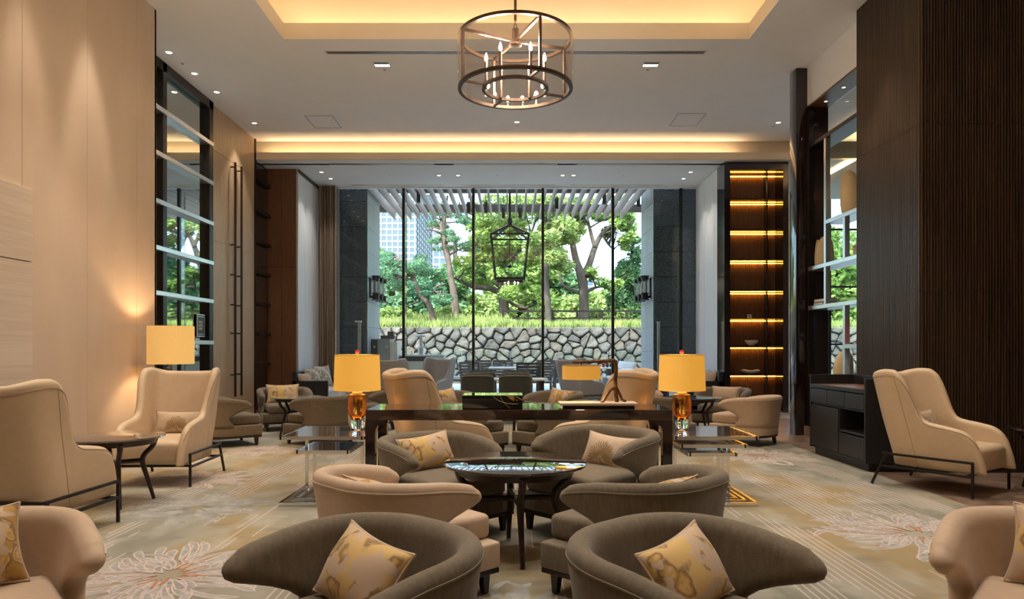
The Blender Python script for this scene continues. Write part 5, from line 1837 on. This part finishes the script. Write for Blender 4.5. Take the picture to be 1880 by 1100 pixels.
for k in range(3):
    c = MB().lathe([(0.03, 0), (0.04, 0.01), (0.042, 0.11), (0.036, 0.11), (0.032, 0.015), (0.001, 0.013)], 12, cap=False).build('tumbler', M['clear'], smooth=True)
    c.location = (-0.22 + 0.09 * k, 20.35, 0.761)
    tag(c, 'clear tumbler in the row on the white terrace table', 'glass', 'tumblers on the terrace table')
bn = thing('slatted_bench', 'dark slatted terrace armchair with a pale seat pad, leftmost of the terrace set', 'armchair', (-1.52, 20.4, 0))
for (x, y_) in ((-0.32, -0.3), (0.32, -0.3), (-0.32, 0.3), (0.32, 0.3)):
    MB().box(x - 0.04, x + 0.04, y_ - 0.04, y_ + 0.04, 0, 0.72 if y_ < 0 else 0.95).build('leg', M['teak'], bn)
for s_ in (-1, 1):
    MB().box(s_ * 0.32 - 0.04, s_ * 0.32 + 0.04, -0.34, 0.34, 0.60, 0.66).build('armrest', M['teak'], bn)
for i in range(4):
    MB().box(-0.34, -0.31, -0.3, 0.3, 0.62 + 0.085 * i, 0.69 + 0.085 * i).build('back_slat', M['teak'], bn)
MB().box(-0.30, 0.30, -0.3, 0.3, 0.36, 0.41).build('seat', M['teak'], bn)
puff(-0.29, 0.30, -0.29, 0.29, 0.41, 0.50, 0.03, 0.01).build('seat_pad', M['pale_sofa'], bn, smooth=True, angle=0)
# terrace bench with cushions, right
os_ = thing('terrace_sofa', 'grey terrace sofa along the right granite pier', 'sofa', (3.25, 20.6, 0))
MB().box(-0.40, 0.42, -1.3, 1.3, 0.08, 0.40).build('base', M['teak'], os_, bevel=0.01)
MB().box(0.36, 0.44, -1.3, 1.3, 0.40, 0.74).build('backrest', M['teak'], os_)
puff(-0.38, 0.34, -1.27, 1.27, 0.40, 0.50, 0.03, 0.01).build('seat_pad', M['pale_sofa'], os_, smooth=True, angle=0)
for k in range(5):
    Mw = Matrix.Translation((3.30, 19.65 + 0.47 * k, 0.51)) @ Matrix.Rotation(face(-1, -0.25), 4, 'Z') @ Matrix.Rotation(math.radians(-16), 4, 'X')
    cushion('%s grey back cushion counted from the room on the terrace sofa' % ('first', 'second', 'third', 'fourth', 'fifth')[k], 'back cushions on the terrace sofa', 'pale_sofa', 'grey_pipe', Mw, w=0.46, h=0.44, t=0.16, seed=40 + k)
for (px, d, lb) in ((1118, 21.2, 'pale terrace table with small dishes beside the right mullion'), (1165, 19.2, 'round-edged pale terrace table in front of the terrace sofa')):
    t = thing('terrace_side_table', lb, 'table', ((px - CX) * d / F, d, 0))
    MB().lathe([(0.42, 0.70), (0.45, 0.71), (0.45, 0.735), (0.44, 0.74)], 32).build('tabletop', M['white'], t, smooth=True, angle=30)
    MB().lathe([(0.25, 0), (0.25, 0.02), (0.09, 0.05), (0.09, 0.70)], 20).build('pedestal', M['teak'], t, smooth=True, angle=30)
for k in range(3):
    d = 21.1
    c = MB().lathe([(0.03, 0), (0.045, 0.02), (0.05, 0.09), (0.03, 0.13), (0.012, 0.14)], 12).build('condiment_pot', M['red'] if k == 0 else M['dark_leg'], smooth=True)
    c.location = ((1108 + 7 * k - CX) * d / F, d, 0.741)
    tag(c, ('red-lidded condiment pot on the pale terrace table' if k == 0 else 'dark condiment pot on the pale terrace table'), 'pot', 'condiment pots')

# service station at the left of the terrace
ss = thing('service_cabinet', 'grey metal service cabinet on the terrace by the left granite pier', 'cabinet', (-3.25, 18.0, 0))
M['grey_paint'] = mat('grey_painted_metal', (0.33, 0.36, 0.38), 0.4, var=0.05)
M['slate_paint'] = mat('slate_painted_metal', (0.055, 0.065, 0.08), 0.4, var=0.05)
MB().box(-0.78, 0.24, -0.3, 0.35, 0, 1.54).build('body', M['grey_paint'], ss, bevel=0.005)
for (x0, x1, mm) in ((-0.78, -0.53, 'grey_paint'), (-0.52, -0.07, 'slate_paint'), (-0.06, 0.24, 'grey_paint')):
    dr = MB().box(x0 + .004, x1 - .004, -0.32, -0.30, 0.04, 1.52).build('door', M[mm], ss, bevel=0.003, seg=1)
    MB().box(x1 - 0.10, x1 - 0.05, -0.33, -0.32, 1.32, 1.37).build('latch', M['steel'], dr)
MB().box(0.24, 0.42, -0.30, 0.35, 0, 1.46).build('side_bin', M['white'], ss, bevel=0.005)
rg = thing('register', 'small dark till standing on the grey service cabinet', 'till', (-3.15, 17.95, 1.541))
MB().box(-0.12, 0.22, -0.12, 0.12, 0, 0.09).build('body', M['slate_paint'], rg, bevel=0.008)
MB().box(0.05, 0.2, -0.1, 0.1, 0.09, 0.19).build('display', M['slate_paint'], rg, bevel=0.008)
ps = thing('white_post', 'slim pale post with a cap beside the grey service cabinet', 'post', (P(660, 0, 17.05).x, 17.05, 0))
MB().box(-0.035, 0.035, -0.035, 0.035, 0, 1.93).build('column', M['steel'], ps)
MB().box(-0.11, 0.05, -0.05, 0.05, 1.93, 1.97).build('cap', M['white'], ps, bevel=0.008)
ps2 = thing('white_post', 'slim pale post on the terrace by the right granite pier', 'post', (P(1209, 0, 17.05).x, 17.05, 0))
MB().box(-0.03, 0.03, -0.03, 0.03, 0, 1.93).build('column', M['steel'], ps2)
MB().box(-0.04, 0.04, -0.04, 0.04, 1.93, 1.95).build('cap', M['white'], ps2)
ct = thing('drinks_counter', 'white counter with black inset on the terrace behind the grey wing chairs', 'counter', (-2.25, 18.3, 0))
MB().box(-0.75, 0.55, -0.3, 0.3, 0, 1.10).build('body', M['white'], ct, bevel=0.006)
MB().box(-0.70, 0.22, -0.31, -0.30, 0.98, 1.12).build('inset', M['slate_paint'], ct)
MB().box(-0.78, 0.58, -0.33, 0.33, 1.10, 1.14).build('worktop', M['white'], ct, bevel=0.004)
dp = thing('drink_dispenser', 'glass drink dispenser on the white terrace counter', 'dispenser', (P(773, 0, 18.3).x, 18.3, 1.142))
MB().lathe([(0.10, 0), (0.10, 0.02), (0.085, 0.03), (0.085, 0.18), (0.10, 0.20)], 24).build('base', M['steel'], dp, smooth=True, angle=30)
MB().lathe([(0.11, 0.20), (0.12, 0.22), (0.12, 0.46)], 24, cap=False).build('jar', M['clear'], dp, smooth=True)
MB().lathe([(0.125, 0.46), (0.125, 0.50), (0.06, 0.52)], 24).build('lid', M['white'], dp, smooth=True, angle=30)
MB().lathe([(0.04, 0.21), (0.04, 0.44)], 12).build('ice_core', M['white'], dp, smooth=True)

# ------------------------------------------------------------------ rubble stone wall, every stone a piece
YWALL, ZWALL = 26.3, 2.10
sw = thing('stone_wall', 'rubble stone garden wall beyond the terrace', 'wall', (0, YWALL, 0))
MB().box(-14, 14, 0.06, 0.25, 0, ZWALL - 0.12).build('core', M['mortar'], sw)
random.seed(11)
seeds = []
row = 0
z = 0.12
while z < ZWALL + 0.2:
    for (xa_, xb_) in ((-5.9, 5.9), (11.2, 13.6)):
        x = xa_ + random.uniform(0, 0.35)
        while x < xb_:
            seeds.append((x + random.uniform(-.12, .12), z + random.uniform(-.10, .10)))
            x += random.uniform(0.34, 0.60)
    z += 0.262
    row += 1
def clip(poly, nx, nz, c):
    out = []
    n_ = len(poly)
    for i in range(n_):
        p, q = poly[i], poly[(i + 1) % n_]
        dp_, dq = p[0] * nx + p[1] * nz - c, q[0] * nx + q[1] * nz - c
        if dp_ <= 0:
            out.append(p)
        if (dp_ < 0 < dq) or (dq < 0 < dp_):
            t = dp_ / (dp_ - dq)
            out.append((p[0] + t * (q[0] - p[0]), p[1] + t * (q[1] - p[1])))
    return out
top_lim = lambda x: ZWALL - 0.02
for (sx, sz) in seeds:
    poly = [(sx - 0.45, max(0.0, sz - 0.4)), (sx + 0.45, max(0.0, sz - 0.4)), (sx + 0.45, min(ZWALL, sz + 0.4)), (sx - 0.45, min(ZWALL, sz + 0.4))]
    if sz > ZWALL - 0.02:
        continue
    for (tx, tz) in seeds:
        if (tx, tz) == (sx, sz) or abs(tx - sx) > 1.6 or abs(tz - sz) > 1.2 or tz > ZWALL - 0.02:
            continue
        nx, nz = tx - sx, tz - sz
        L_ = math.hypot(nx, nz)
        nx, nz = nx / L_, nz / L_
        c = ((tx + sx) / 2) * nx + ((tz + sz) / 2) * nz - random.uniform(0.003, 0.015)
        poly = clip(poly, nx, nz, c)
        if len(poly) < 3:
            break
    if len(poly) < 3:
        continue
    # drop tiny edges
    pp = [p for i, p in enumerate(poly) if math.hypot(p[0] - poly[i - 1][0], p[1] - poly[i - 1][1]) > 0.03]
    if len(pp) < 3:
        continue
    cx_ = sum(p[0] for p in pp) / len(pp)
    cz_ = sum(p[1] for p in pp) / len(pp)
    # knock the corners off
    rp = []
    for i, p in enumerate(pp):
        a, b2 = pp[i - 1], pp[(i + 1) % len(pp)]
        rp.append((p[0] * 0.82 + a[0] * 0.18, p[1] * 0.82 + a[1] * 0.18))
        rp.append((p[0] * 0.82 + b2[0] * 0.18, p[1] * 0.82 + b2[1] * 0.18))
    n_ = len(rp)
    mb = MB()
    pr_ = random.uniform(0.02, 0.09)
    tlx, tlz = random.uniform(-.12, .12), random.uniform(-.15, .15)
    for (f_, y_) in ((1.0, 0.12), (1.0, 0.03), (0.93, -0.02 - pr_ * 0.5), (0.72, -0.03 - pr_)):
        for p in rp:
            dx_, dz_ = (p[0] - cx_) * f_, (p[1] - cz_) * f_
            yy = y_ + (dx_ * tlx + dz_ * tlz if f_ < 1 else 0) + (random.uniform(-.012, .012) if f_ < 1 else 0)
            mb.v.append(Vector((dx_, yy, dz_)))
    mb.v.append(Vector((0, -0.04 - pr_, 0)))
    for r_ in range(3):
        for i in range(n_):
            j = (i + 1) % n_
            mb.f.append([r_ * n_ + i, r_ * n_ + j, (r_ + 1) * n_ + j, (r_ + 1) * n_ + i])
    for i in range(n_):
        mb.f.append([3 * n_ + i, 3 * n_ + (i + 1) % n_, 4 * n_])
    o = mb.build('stone', random.choice(STN), sw)
    o.location = (cx_, 0, cz_)

# ------------------------------------------------------------------ bank, grass, fence
bk_ = MB()
nx_, ny_ = 60, 14
random.seed(2)
def bank_z(x, y):
    t = min(1, max(0, (y - YWALL) / 6))
    return ZWALL - 0.08 + 0.55 * t * t * (3 - 2 * t) * (1.0 if x < 0 else 0.35) + 0.05 * math.sin(x * 1.3 + y)
for i in range(nx_ + 1):
    for j in range(ny_ + 1):
        x = -70 + 140 * i / nx_
        y_ = YWALL + 0.1 + (60 * (j / ny_) ** 1.8)
        bk_.v.append(Vector((x, y_, bank_z(x, y_))))
for i in range(nx_):
    for j in range(ny_):
        a = i * (ny_ + 1) + j
        bk_.f.append([a, a + ny_ + 1, a + ny_ + 2, a + 1])
bank = bk_.build('ground_bank', M['soil'], smooth=True, angle=0)
struct(bank)
MB().box(-400, 400, 60, 900, -0.5, ZWALL - 0.3).build('ground_far', M['soil'])['kind'] = 'structure'

def blades(n_, xr, yr, h0, h1, seed, m, name, label):
    rng = np.random.default_rng(seed)
    x = rng.uniform(*xr, n_)
    y_ = rng.uniform(0, 1, n_) ** 1.5 * (yr[1] - yr[0]) + yr[0]
    z = np.array([bank_z(a, b2) for a, b2 in zip(x, y_)])
    h_ = rng.uniform(h0, h1, n_)
    an = rng.uniform(0, 2 * PI, n_)
    w_ = 0.018 + 0.012 * rng.random(n_)
    lx_, ly_ = rng.normal(0, 0.25, n_) * h_, rng.normal(0, 0.25, n_) * h_
    V = np.zeros((n_, 3, 3))
    V[:, 0] = np.stack([x - np.cos(an) * w_, y_ - np.sin(an) * w_, z], 1)
    V[:, 1] = np.stack([x + np.cos(an) * w_, y_ + np.sin(an) * w_, z], 1)
    V[:, 2] = np.stack([x + lx_, y_ + ly_, z + h_], 1)
    return npmesh(name, V.reshape(-1, 3), 3, m)
def npmesh(name, V, k, m):
    me = bpy.data.meshes.new(name)
    n_ = len(V)
    me.vertices.add(n_)
    me.vertices.foreach_set('co', V.astype(np.float32).ravel())
    me.loops.add(n_)
    me.loops.foreach_set('vertex_index', np.arange(n_, dtype=np.int32))
    me.polygons.add(n_ // k)
    me.polygons.foreach_set('loop_start', np.arange(0, n_, k, dtype=np.int32))
    me.update(calc_edges=True)
    me.materials.append(M[m])
    return me
g1 = link('grass', blades(30000, (-9, 14), (YWALL + 0.3, 32), 0.12, 0.42, 5, 'grass', 'grass', ''))
tag(g1, 'tall sunny grass growing on top of the stone wall', 'grass', kind='stuff')
fn = thing('garden_fence', 'dark post and rail fence behind the stone wall under the right-hand tree', 'fence', (0, 30.2, 0))
for i in range(8):
    x = -0.3 + i * 1.05
    MB().box(x - 0.05, x + 0.05, -0.05, 0.05, bank_z(x, 30.2) - 0.1, 2.95).build('post', M['dark_metal'], fn)
for z in (2.55, 2.86):
    MB().box(-0.4, 7.2, -0.03, 0.03, z, z + 0.07).build('rail', M['dark_metal'], fn)

# ------------------------------------------------------------------ trees
def leaves(centers, radii, n_, size, seed, m, flat=1.0, needle=False):
    rng = np.random.default_rng(seed)
    C = np.array(centers)
    Rr = np.array(radii)
    pick = rng.choice(len(C), n_, p=Rr ** 2 / (Rr ** 2).sum())
    d = rng.normal(size=(n_, 3))
    d /= np.linalg.norm(d, axis=1)[:, None]
    rad = rng.uniform(0.25, 1.0, n_) ** 0.45
    pos_ = C[pick] + d * (Rr[pick] * rad)[:, None] * np.array([1, 1, flat])
    a = rng.normal(size=(n_, 3))
    a[:, 2] *= 0.6
    a /= np.linalg.norm(a, axis=1)[:, None]
    b2 = np.cross(a, rng.normal(size=(n_, 3)))
    b2 /= np.linalg.norm(b2, axis=1)[:, None]
    s1_ = (size * rng.uniform(0.6, 1.3, n_))[:, None]
    s2_ = s1_ * (0.22 if needle else 0.5)
    V = np.stack([pos_ - a * s1_, pos_ - b2 * s2_, pos_ + a * s1_, pos_ + b2 * s2_], 1)
    return npmesh('foliage', V.reshape(-1, 3), 4, m)

def limb_tree(name, label, d, limbs, blobs, nleaf, size, m_leaf, m_bark, seed, twigs=40, flat=0.7, needle=False, cat='tree', yj=0.8):
    """limbs: polylines of (px,py,radius) at distance d; blobs: (px,py,radius_m,depth offset)"""
    random.seed(seed)
    base = P(limbs[0][0][0], limbs[0][0][1], d)
    root = thing(name, label, cat, (base.x, d, base.z), 0, 'trees beyond the stone wall')
    tk = MB()
    ends = []
    for li, lb in enumerate(limbs):
        pts, rs = [], []
        off = 0 if li == 0 else random.uniform(-yj, yj)
        for i, (px, py, r_) in enumerate(lb):
            p = P(px, py, d) - base - Vector((0, 0, 0))
            p.y = off * i / max(1, len(lb) - 1)
            pts.append(p)
            rs.append(r_)
        # smooth
        fp, frr = [], []
        for i in range(len(pts) - 1):
            p0, p1, p2, p3 = pts[max(i - 1, 0)], pts[i], pts[i + 1], pts[min(i + 2, len(pts) - 1)]
            for t in (0, .25, .5, .75):
                fp.append(0.5 * ((2 * p1) + (p2 - p0) * t + (2 * p0 - 5 * p1 + 4 * p2 - p3) * t * t + (3 * p1 - p0 - 3 * p2 + p3) * t ** 3))
                frr.append(rs[i] * (1 - t) + rs[i + 1] * t)
        fp.append(pts[-1])
        frr.append(rs[-1])
        if li == 0:
            fp[0] = fp[0] - Vector((0, 0, 0.4))
        tk.tube(fp, frr, 8)
        ends.append(fp)
    cs, rr = [], []
    for (px, py, r_, dy) in blobs:
        p = P(px, py, d) - base
        p.y = dy
        cs.append(tuple(p))
        rr.append(r_)
    allp = [p for e_ in ends for p in e_[len(e_) // 3:]]
    for k in range(twigs):
        c = Vector(random.choice(cs))
        q = min(random.sample(allp, min(12, len(allp))), key=lambda p: (p - c).length)
        e_ = c + Vector((random.uniform(-.5, .5), random.uniform(-.5, .5), random.uniform(-.2, .5)))
        md = q.lerp(e_, 0.5) + Vector((random.uniform(-.2, .2), random.uniform(-.2, .2), random.uniform(-.1, .3)))
        tk.tube([q, md, e_], [0.045, 0.028, 0.01], 5)
    tk.build('trunk', M[m_bark], root, smooth=True, angle=0)
    f_ = link('foliage', leaves(cs, rr, nleaf, size, seed, m_leaf, flat, needle), None, root)
    f_['kind'] = 'stuff'
    return root

def scatter(px0, px1, py0, py1, n_, r0, r1, seed, dy=1.5):
    random.seed(seed)
    return [(random.uniform(px0, px1), random.uniform(py0, py1), random.uniform(r0, r1), random.uniform(-dy, dy)) for _ in range(n_)]

# crooked pine, left
limb_tree('crooked_pine', 'crooked leaning pine at the left, behind the stone wall', 29.0,
          [[(796, 592, .13), (788, 560, .11), (775, 545, .10), (762, 520, .10), (757, 498, .09), (768, 488, .07)],
           [(757, 505, .07), (735, 508, .06), (715, 500, .045), (698, 488, .03)],
           [(768, 552, .05), (758, 556, .04), (746, 560, .025)],
           [(782, 556, .05), (795, 540, .045), (800, 525, .045), (815, 520, .035)]],
          scatter(700, 790, 470, 505, 14, .25, .5, 1) + scatter(785, 825, 540, 556, 6, .22, .4, 2) + scatter(720, 765, 515, 540, 5, .22, .4, 3),
          5500, .09, 'leaf_c', 'bark_pine', 1, 22, flat=0.45, needle=True)
limb_tree('tall_pine', 'tall thin pine with wispy crown left of the lantern', 31.0,
          [[(838, 588, .15), (836, 550, .135), (828, 510, .13), (822, 470, .11), (815, 430, .09), (818, 390, .06), (822, 355, .035)],
           [(833, 586, .10), (830, 545, .09), (824, 500, .08), (816, 465, .07), (808, 425, .05), (808, 395, .03)],
           [(822, 470, .05), (845, 455, .035), (868, 452, .02)], [(815, 430, .045), (795, 425, .03), (782, 428, .015)], [(820, 395, .035), (840, 392, .02), (858, 398, .015)]],
          scatter(785, 862, 398, 415, 9, .2, .38, 4) + scatter(785, 840, 430, 455, 9, .2, .36, 5) + scatter(840, 872, 445, 462, 4, .2, .34, 51) + scatter(800, 856, 372, 394, 6, .2, .36, 6),
          4200, .09, 'leaf_c', 'bark_pine', 2, 34, flat=0.4, needle=True)
limb_tree('spreading_oak', 'spreading broadleaf tree with long low limbs behind the lantern', 33.0,
          [[(926, 592, .25), (925, 560, .23), (922, 535, .23), (925, 515, .20), (930, 480, .16), (935, 440, .11), (930, 400, .07)],
           [(922, 540, .16), (900, 530, .14), (872, 528, .11), (850, 520, .07), (835, 512, .04)],
           [(922, 528, .13), (900, 512, .10), (880, 500, .08), (868, 480, .05)],
           [(928, 500, .12), (945, 470, .09), (970, 440, .07), (985, 400, .04)],
           [(930, 480, .08), (910, 450, .06), (895, 415, .04)],
           [(925, 545, .10), (945, 560, .08), (965, 565, .06), (985, 555, .035)]],
          scatter(868, 990, 378, 425, 22, .35, .65, 7, 2.5) + scatter(868, 985, 425, 480, 22, .3, .6, 71, 2.5) + scatter(845, 960, 480, 520, 14, .3, .5, 8, 2.5) + scatter(850, 900, 450, 500, 6, .3, .5, 81) + scatter(935, 1000, 525, 560, 8, .3, .55, 9, 2),
          15000, .11, 'leaf_a', 'bark', 3, 70)
limb_tree('slim_tree', 'slim straight tree just right of the middle mullion', 29.5,
          [[(1007, 600, .14), (1006, 560, .13), (1003, 520, .12), (1002, 480, .11), (1000, 430, .09), (1004, 390, .07), (1010, 350, .04)],
           [(1002, 480, .06), (985, 460, .04), (970, 455, .02)], [(1001, 450, .06), (1020, 430, .04), (1035, 428, .02)]],
          scatter(975, 1040, 372, 425, 14, .25, .5, 10) + scatter(1005, 1042, 440, 490, 9, .25, .5, 11) + scatter(972, 1000, 430, 470, 6, .25, .45, 12),
          6500, .10, 'leaf_d', 'bark', 4, 40)
limb_tree('forked_tree', 'large forked tree with bare lower limbs at the right, behind the fence', 31.5,
          [[(1072, 594, .25), (1072, 560, .22), (1071, 530, .21), (1068, 508, .22), (1058, 480, .16), (1050, 440, .13), (1046, 400, .09), (1040, 370, .06)],
           [(1069, 512, .18), (1082, 485, .15), (1092, 455, .13), (1105, 430, .10), (1125, 412, .07), (1150, 400, .04)],
           [(1050, 445, .09), (1065, 425, .08), (1075, 400, .06), (1068, 375, .04)],
           [(1071, 540, .09), (1050, 532, .08), (1033, 520, .06), (1028, 495, .04)],
           [(1072, 540, .08), (1088, 530, .07), (1105, 525, .05), (1128, 527, .03)],
           [(1092, 455, .09), (1085, 425, .08), (1080, 395, .06), (1090, 365, .04)],
           [(1105, 430, .06), (1118, 445, .05), (1130, 455, .03)], [(1050, 440, .07), (1036, 420, .05), (1024, 405, .03)]],
          scatter(1020, 1170, 375, 400, 22, .28, .5, 13, 2) + scatter(1022, 1060, 405, 450, 9, .25, .45, 14) + scatter(1110, 1172, 400, 425, 9, .25, .42, 141) + scatter(1115, 1150, 440, 458, 4, .2, .36, 15) + scatter(1080, 1100, 498, 512, 3, .2, .35, 16) + scatter(1100, 1135, 515, 530, 3, .2, .35, 17),
          9000, .10, 'leaf_a', 'bark', 5, 70)
limb_tree('dark_evergreen', 'dark upright evergreen at the right granite pier', 34.0,
          [[(1158, 600, .2), (1158, 540, .16), (1160, 480, .11), (1164, 420, .05)]],
          scatter(1132, 1180, 530, 590, 12, .45, .8, 17) + scatter(1142, 1182, 480, 530, 10, .4, .6, 18) + scatter(1155, 1178, 430, 480, 6, .25, .42, 19),
          9500, .11, 'leaf_b', 'bark', 6, 20, flat=0.9)
# background woodland
def bush(name, label, d, blobs, nleaf, size, m, seed, flat=0.8, trunk=True):
    base = P(sum(b[0] for b in blobs) / len(blobs), 596, d)
    base.z = 2.0
    root = thing(name, label, 'tree' if 'tree' in name else 'shrub', tuple(base), 0, 'woodland behind the stone wall')
    cs, rr = [], []
    for (px, py, r_, dy) in blobs:
        p = P(px, py, d) - base
        p.y = dy
        cs.append(tuple(p))
        rr.append(r_)
    tk = MB()
    top = max(c[2] for c in cs)
    tk.tube([(0, 0, -0.3), (0.1, 0, top * 0.5), (0.0, 0, top * 0.9)], [0.22, 0.15, 0.05], 7)
    for c in cs[:14]:
        tk.tube([(0, 0, max(0.1, min(c[2] * 0.6, top * 0.8))), c], [0.08, 0.02], 5)
    tk.build('trunk', M['bark'], root, smooth=True, angle=0)
    f_ = link('foliage', leaves(cs, rr, nleaf, size, seed, m, flat), None, root)
    f_['kind'] = 'stuff'
bush('blue_pine_tree', 'dense blue-green pine mass behind the crooked pine', 36, scatter(700, 790, 520, 585, 30, .6, 1.0, 31, 1.5), 15000, .14, 'leaf_c', 31)
bush('rounded_tree', 'rounded mid-green tree behind the two thin pines', 40, scatter(740, 850, 515, 580, 34, .6, 1.1, 32, 2), 15000, .15, 'leaf_b', 32)
bush('light_tree', 'light green feathery tree left of the lantern base', 42, scatter(858, 930, 550, 590, 16, .6, 1.0, 33, 2), 9000, .14, 'leaf_d', 33)
bush('sunny_tree', 'sunny tree filling behind the lantern', 44, scatter(880, 1010, 465, 575, 40, .7, 1.2, 34, 3), 17000, .16, 'leaf_a', 34)
bush('feathery_tree', 'feathery pale tree behind the forked trunk', 42, scatter(1030, 1140, 548, 592, 30, .6, 1.0, 35, 2), 13000, .14, 'leaf_d', 35)
bush('dark_tree', 'dark green tree behind the slim trunk', 45, scatter(985, 1055, 515, 585, 26, .6, 1.1, 36, 2), 12000, .16, 'leaf_b', 36)
bush('corner_tree', 'dark tree closing the view at the left granite pier', 45, scatter(640, 728, 478, 590, 36, .7, 1.2, 37, 2), 14000, .16, 'leaf_b', 37)
bush('right_corner_tree', 'dark tree half hidden by the right granite pier', 44, scatter(1128, 1240, 530, 590, 36, .7, 1.2, 38, 2), 13000, .16, 'leaf_b', 38)
bush('side_tree', 'green trees seen through the display shelves at the right', 34, scatter(1480, 1600, 440, 600, 30, .9, 1.5, 39, 2), 12000, .16, 'leaf_a', 39)
for k, (px, lb) in enumerate(((715, 'leftmost low shrub on the grassy bank'), (735, 'low shrub left of the crooked pine'), (820, 'low shrub between the pine trunks'), (860, 'low shrub left of the oak trunk'), (975, 'low shrub below the oak limbs'), (1100, 'low shrub beside the forked trunk'), (1140, 'low shrub below the evergreen'))):
    bush('low_shrub', lb, 31.0 + 0.3 * k, scatter(px - 14, px + 14, 572, 592, 7, .25, .5, 50 + k, .4), 2500, .09, 'leaf_d', 50 + k)

# ------------------------------------------------------------------ city behind
M['tower_wall'] = mat('tower_stone', (0.20, 0.16, 0.13), 0.7, var=0.05)
M['tower_grey'] = mat('tower_grey_frame', (0.17, 0.185, 0.21), 0.6, var=0.05)
M['tower_glass'] = mat('tower_blue_glass', (0.035, 0.075, 0.14), 0.15, var=0.25, scale=0.05, metal=0.2)
def tower(label, d, pxa, pxb, pxc, ztop, zlow, bay, floor_h, m_front, m_side, name='office_tower'):
    xa, xb = (pxa - CX) * d / F, (pxb - CX) * d / F
    dc = xb * F / (pxc - CX)
    dep = abs(dc - d)
    t = thing(name, label, 'building', ((xa + xb) / 2, d, 0))
    ox = (xa + xb) / 2
    MB().box(xa - ox, xb - ox, 0, dep, 0, ztop).build('body', M['tower_glass'], t)
    n_ = max(2, round((xb - xa) / bay))
    w_ = (xb - xa) / n_
    nf = int((ztop - zlow) / floor_h)
    mw = MB().box(-w_ * 0.36, w_ * 0.36, -0.15, 0.0, -floor_h * 0.36, floor_h * 0.30).mesh('window')
    mw.materials.append(M['tower_glass'])
    fp_ = MB()
    for i in range(n_ + 1):
        x = xa - ox + i * w_
        fp_.box(x - w_ * 0.12, x + w_ * 0.12, -0.6, 0, 0, ztop)
    for j in range(nf + 1):
        z = zlow + j * floor_h
        fp_.box(xa - ox, xb - ox, -0.35, 0, z - floor_h * 0.14, z + floor_h * 0.14)
    fp_.build('front_frame', M[m_front], t)
    for i in range(n_):
        for j in range(nf):
            link('window', mw, None, t, (xa - ox + (i + 0.5) * w_, -0.02, zlow + (j + 0.5) * floor_h))
    m_ = max(2, round(dep / (bay * 3)))
    ws = dep / m_
    s_ = 1 if xb < 0 else -1
    xs = (xb if s_ > 0 else xa) - ox
    sp_ = MB()
    for i in range(m_ + 1):
        sp_.box(min(xs, xs + s_ * 0.6), max(xs, xs + s_ * 0.6), i * ws - ws * 0.1, i * ws + ws * 0.1, 0, ztop)
    for j in range(nf + 1):
        z = zlow + j * floor_h
        sp_.box(min(xs, xs + s_ * 0.5), max(xs, xs + s_ * 0.5), 0, dep, z - floor_h * 0.16, z + floor_h * 0.16)
    sp_.build('side_frame', M[m_side], t)
    ms = MB().box(-0.1 if s_ < 0 else 0, 0.1 if s_ > 0 else 0, -ws * 0.38, ws * 0.38, -floor_h * 0.33, floor_h * 0.30).mesh('window')
    ms.materials.append(M['tower_glass'])
    for i in range(m_):
        for j in range(nf):
            link('window', ms, None, t, (xs, (i + 0.5) * ws, zlow + (j + 0.5) * floor_h))
    return t
tower('tall office tower with stone-striped front behind the pines', 520, 690, 762, 800, 140, 58, 4.3, 4.4, 'tower_wall', 'tower_grey')
tower('pale distant building behind the thin pines', 420, 796, 830, 838, 72, 30, 4.0, 4.2, 'tower_grey', 'tower_wall', 'distant_building')
tower('small pale building low between the pines and the oak', 300, 845, 885, 889, 24, 12, 3.6, 3.4, 'tower_grey', 'tower_wall', 'distant_building')
tower('flat grey building glimpsed behind the forked tree', 420, 1050, 1090, 1046, 41, 26, 4.0, 4.0, 'tower_grey', 'tower_grey', 'distant_building')
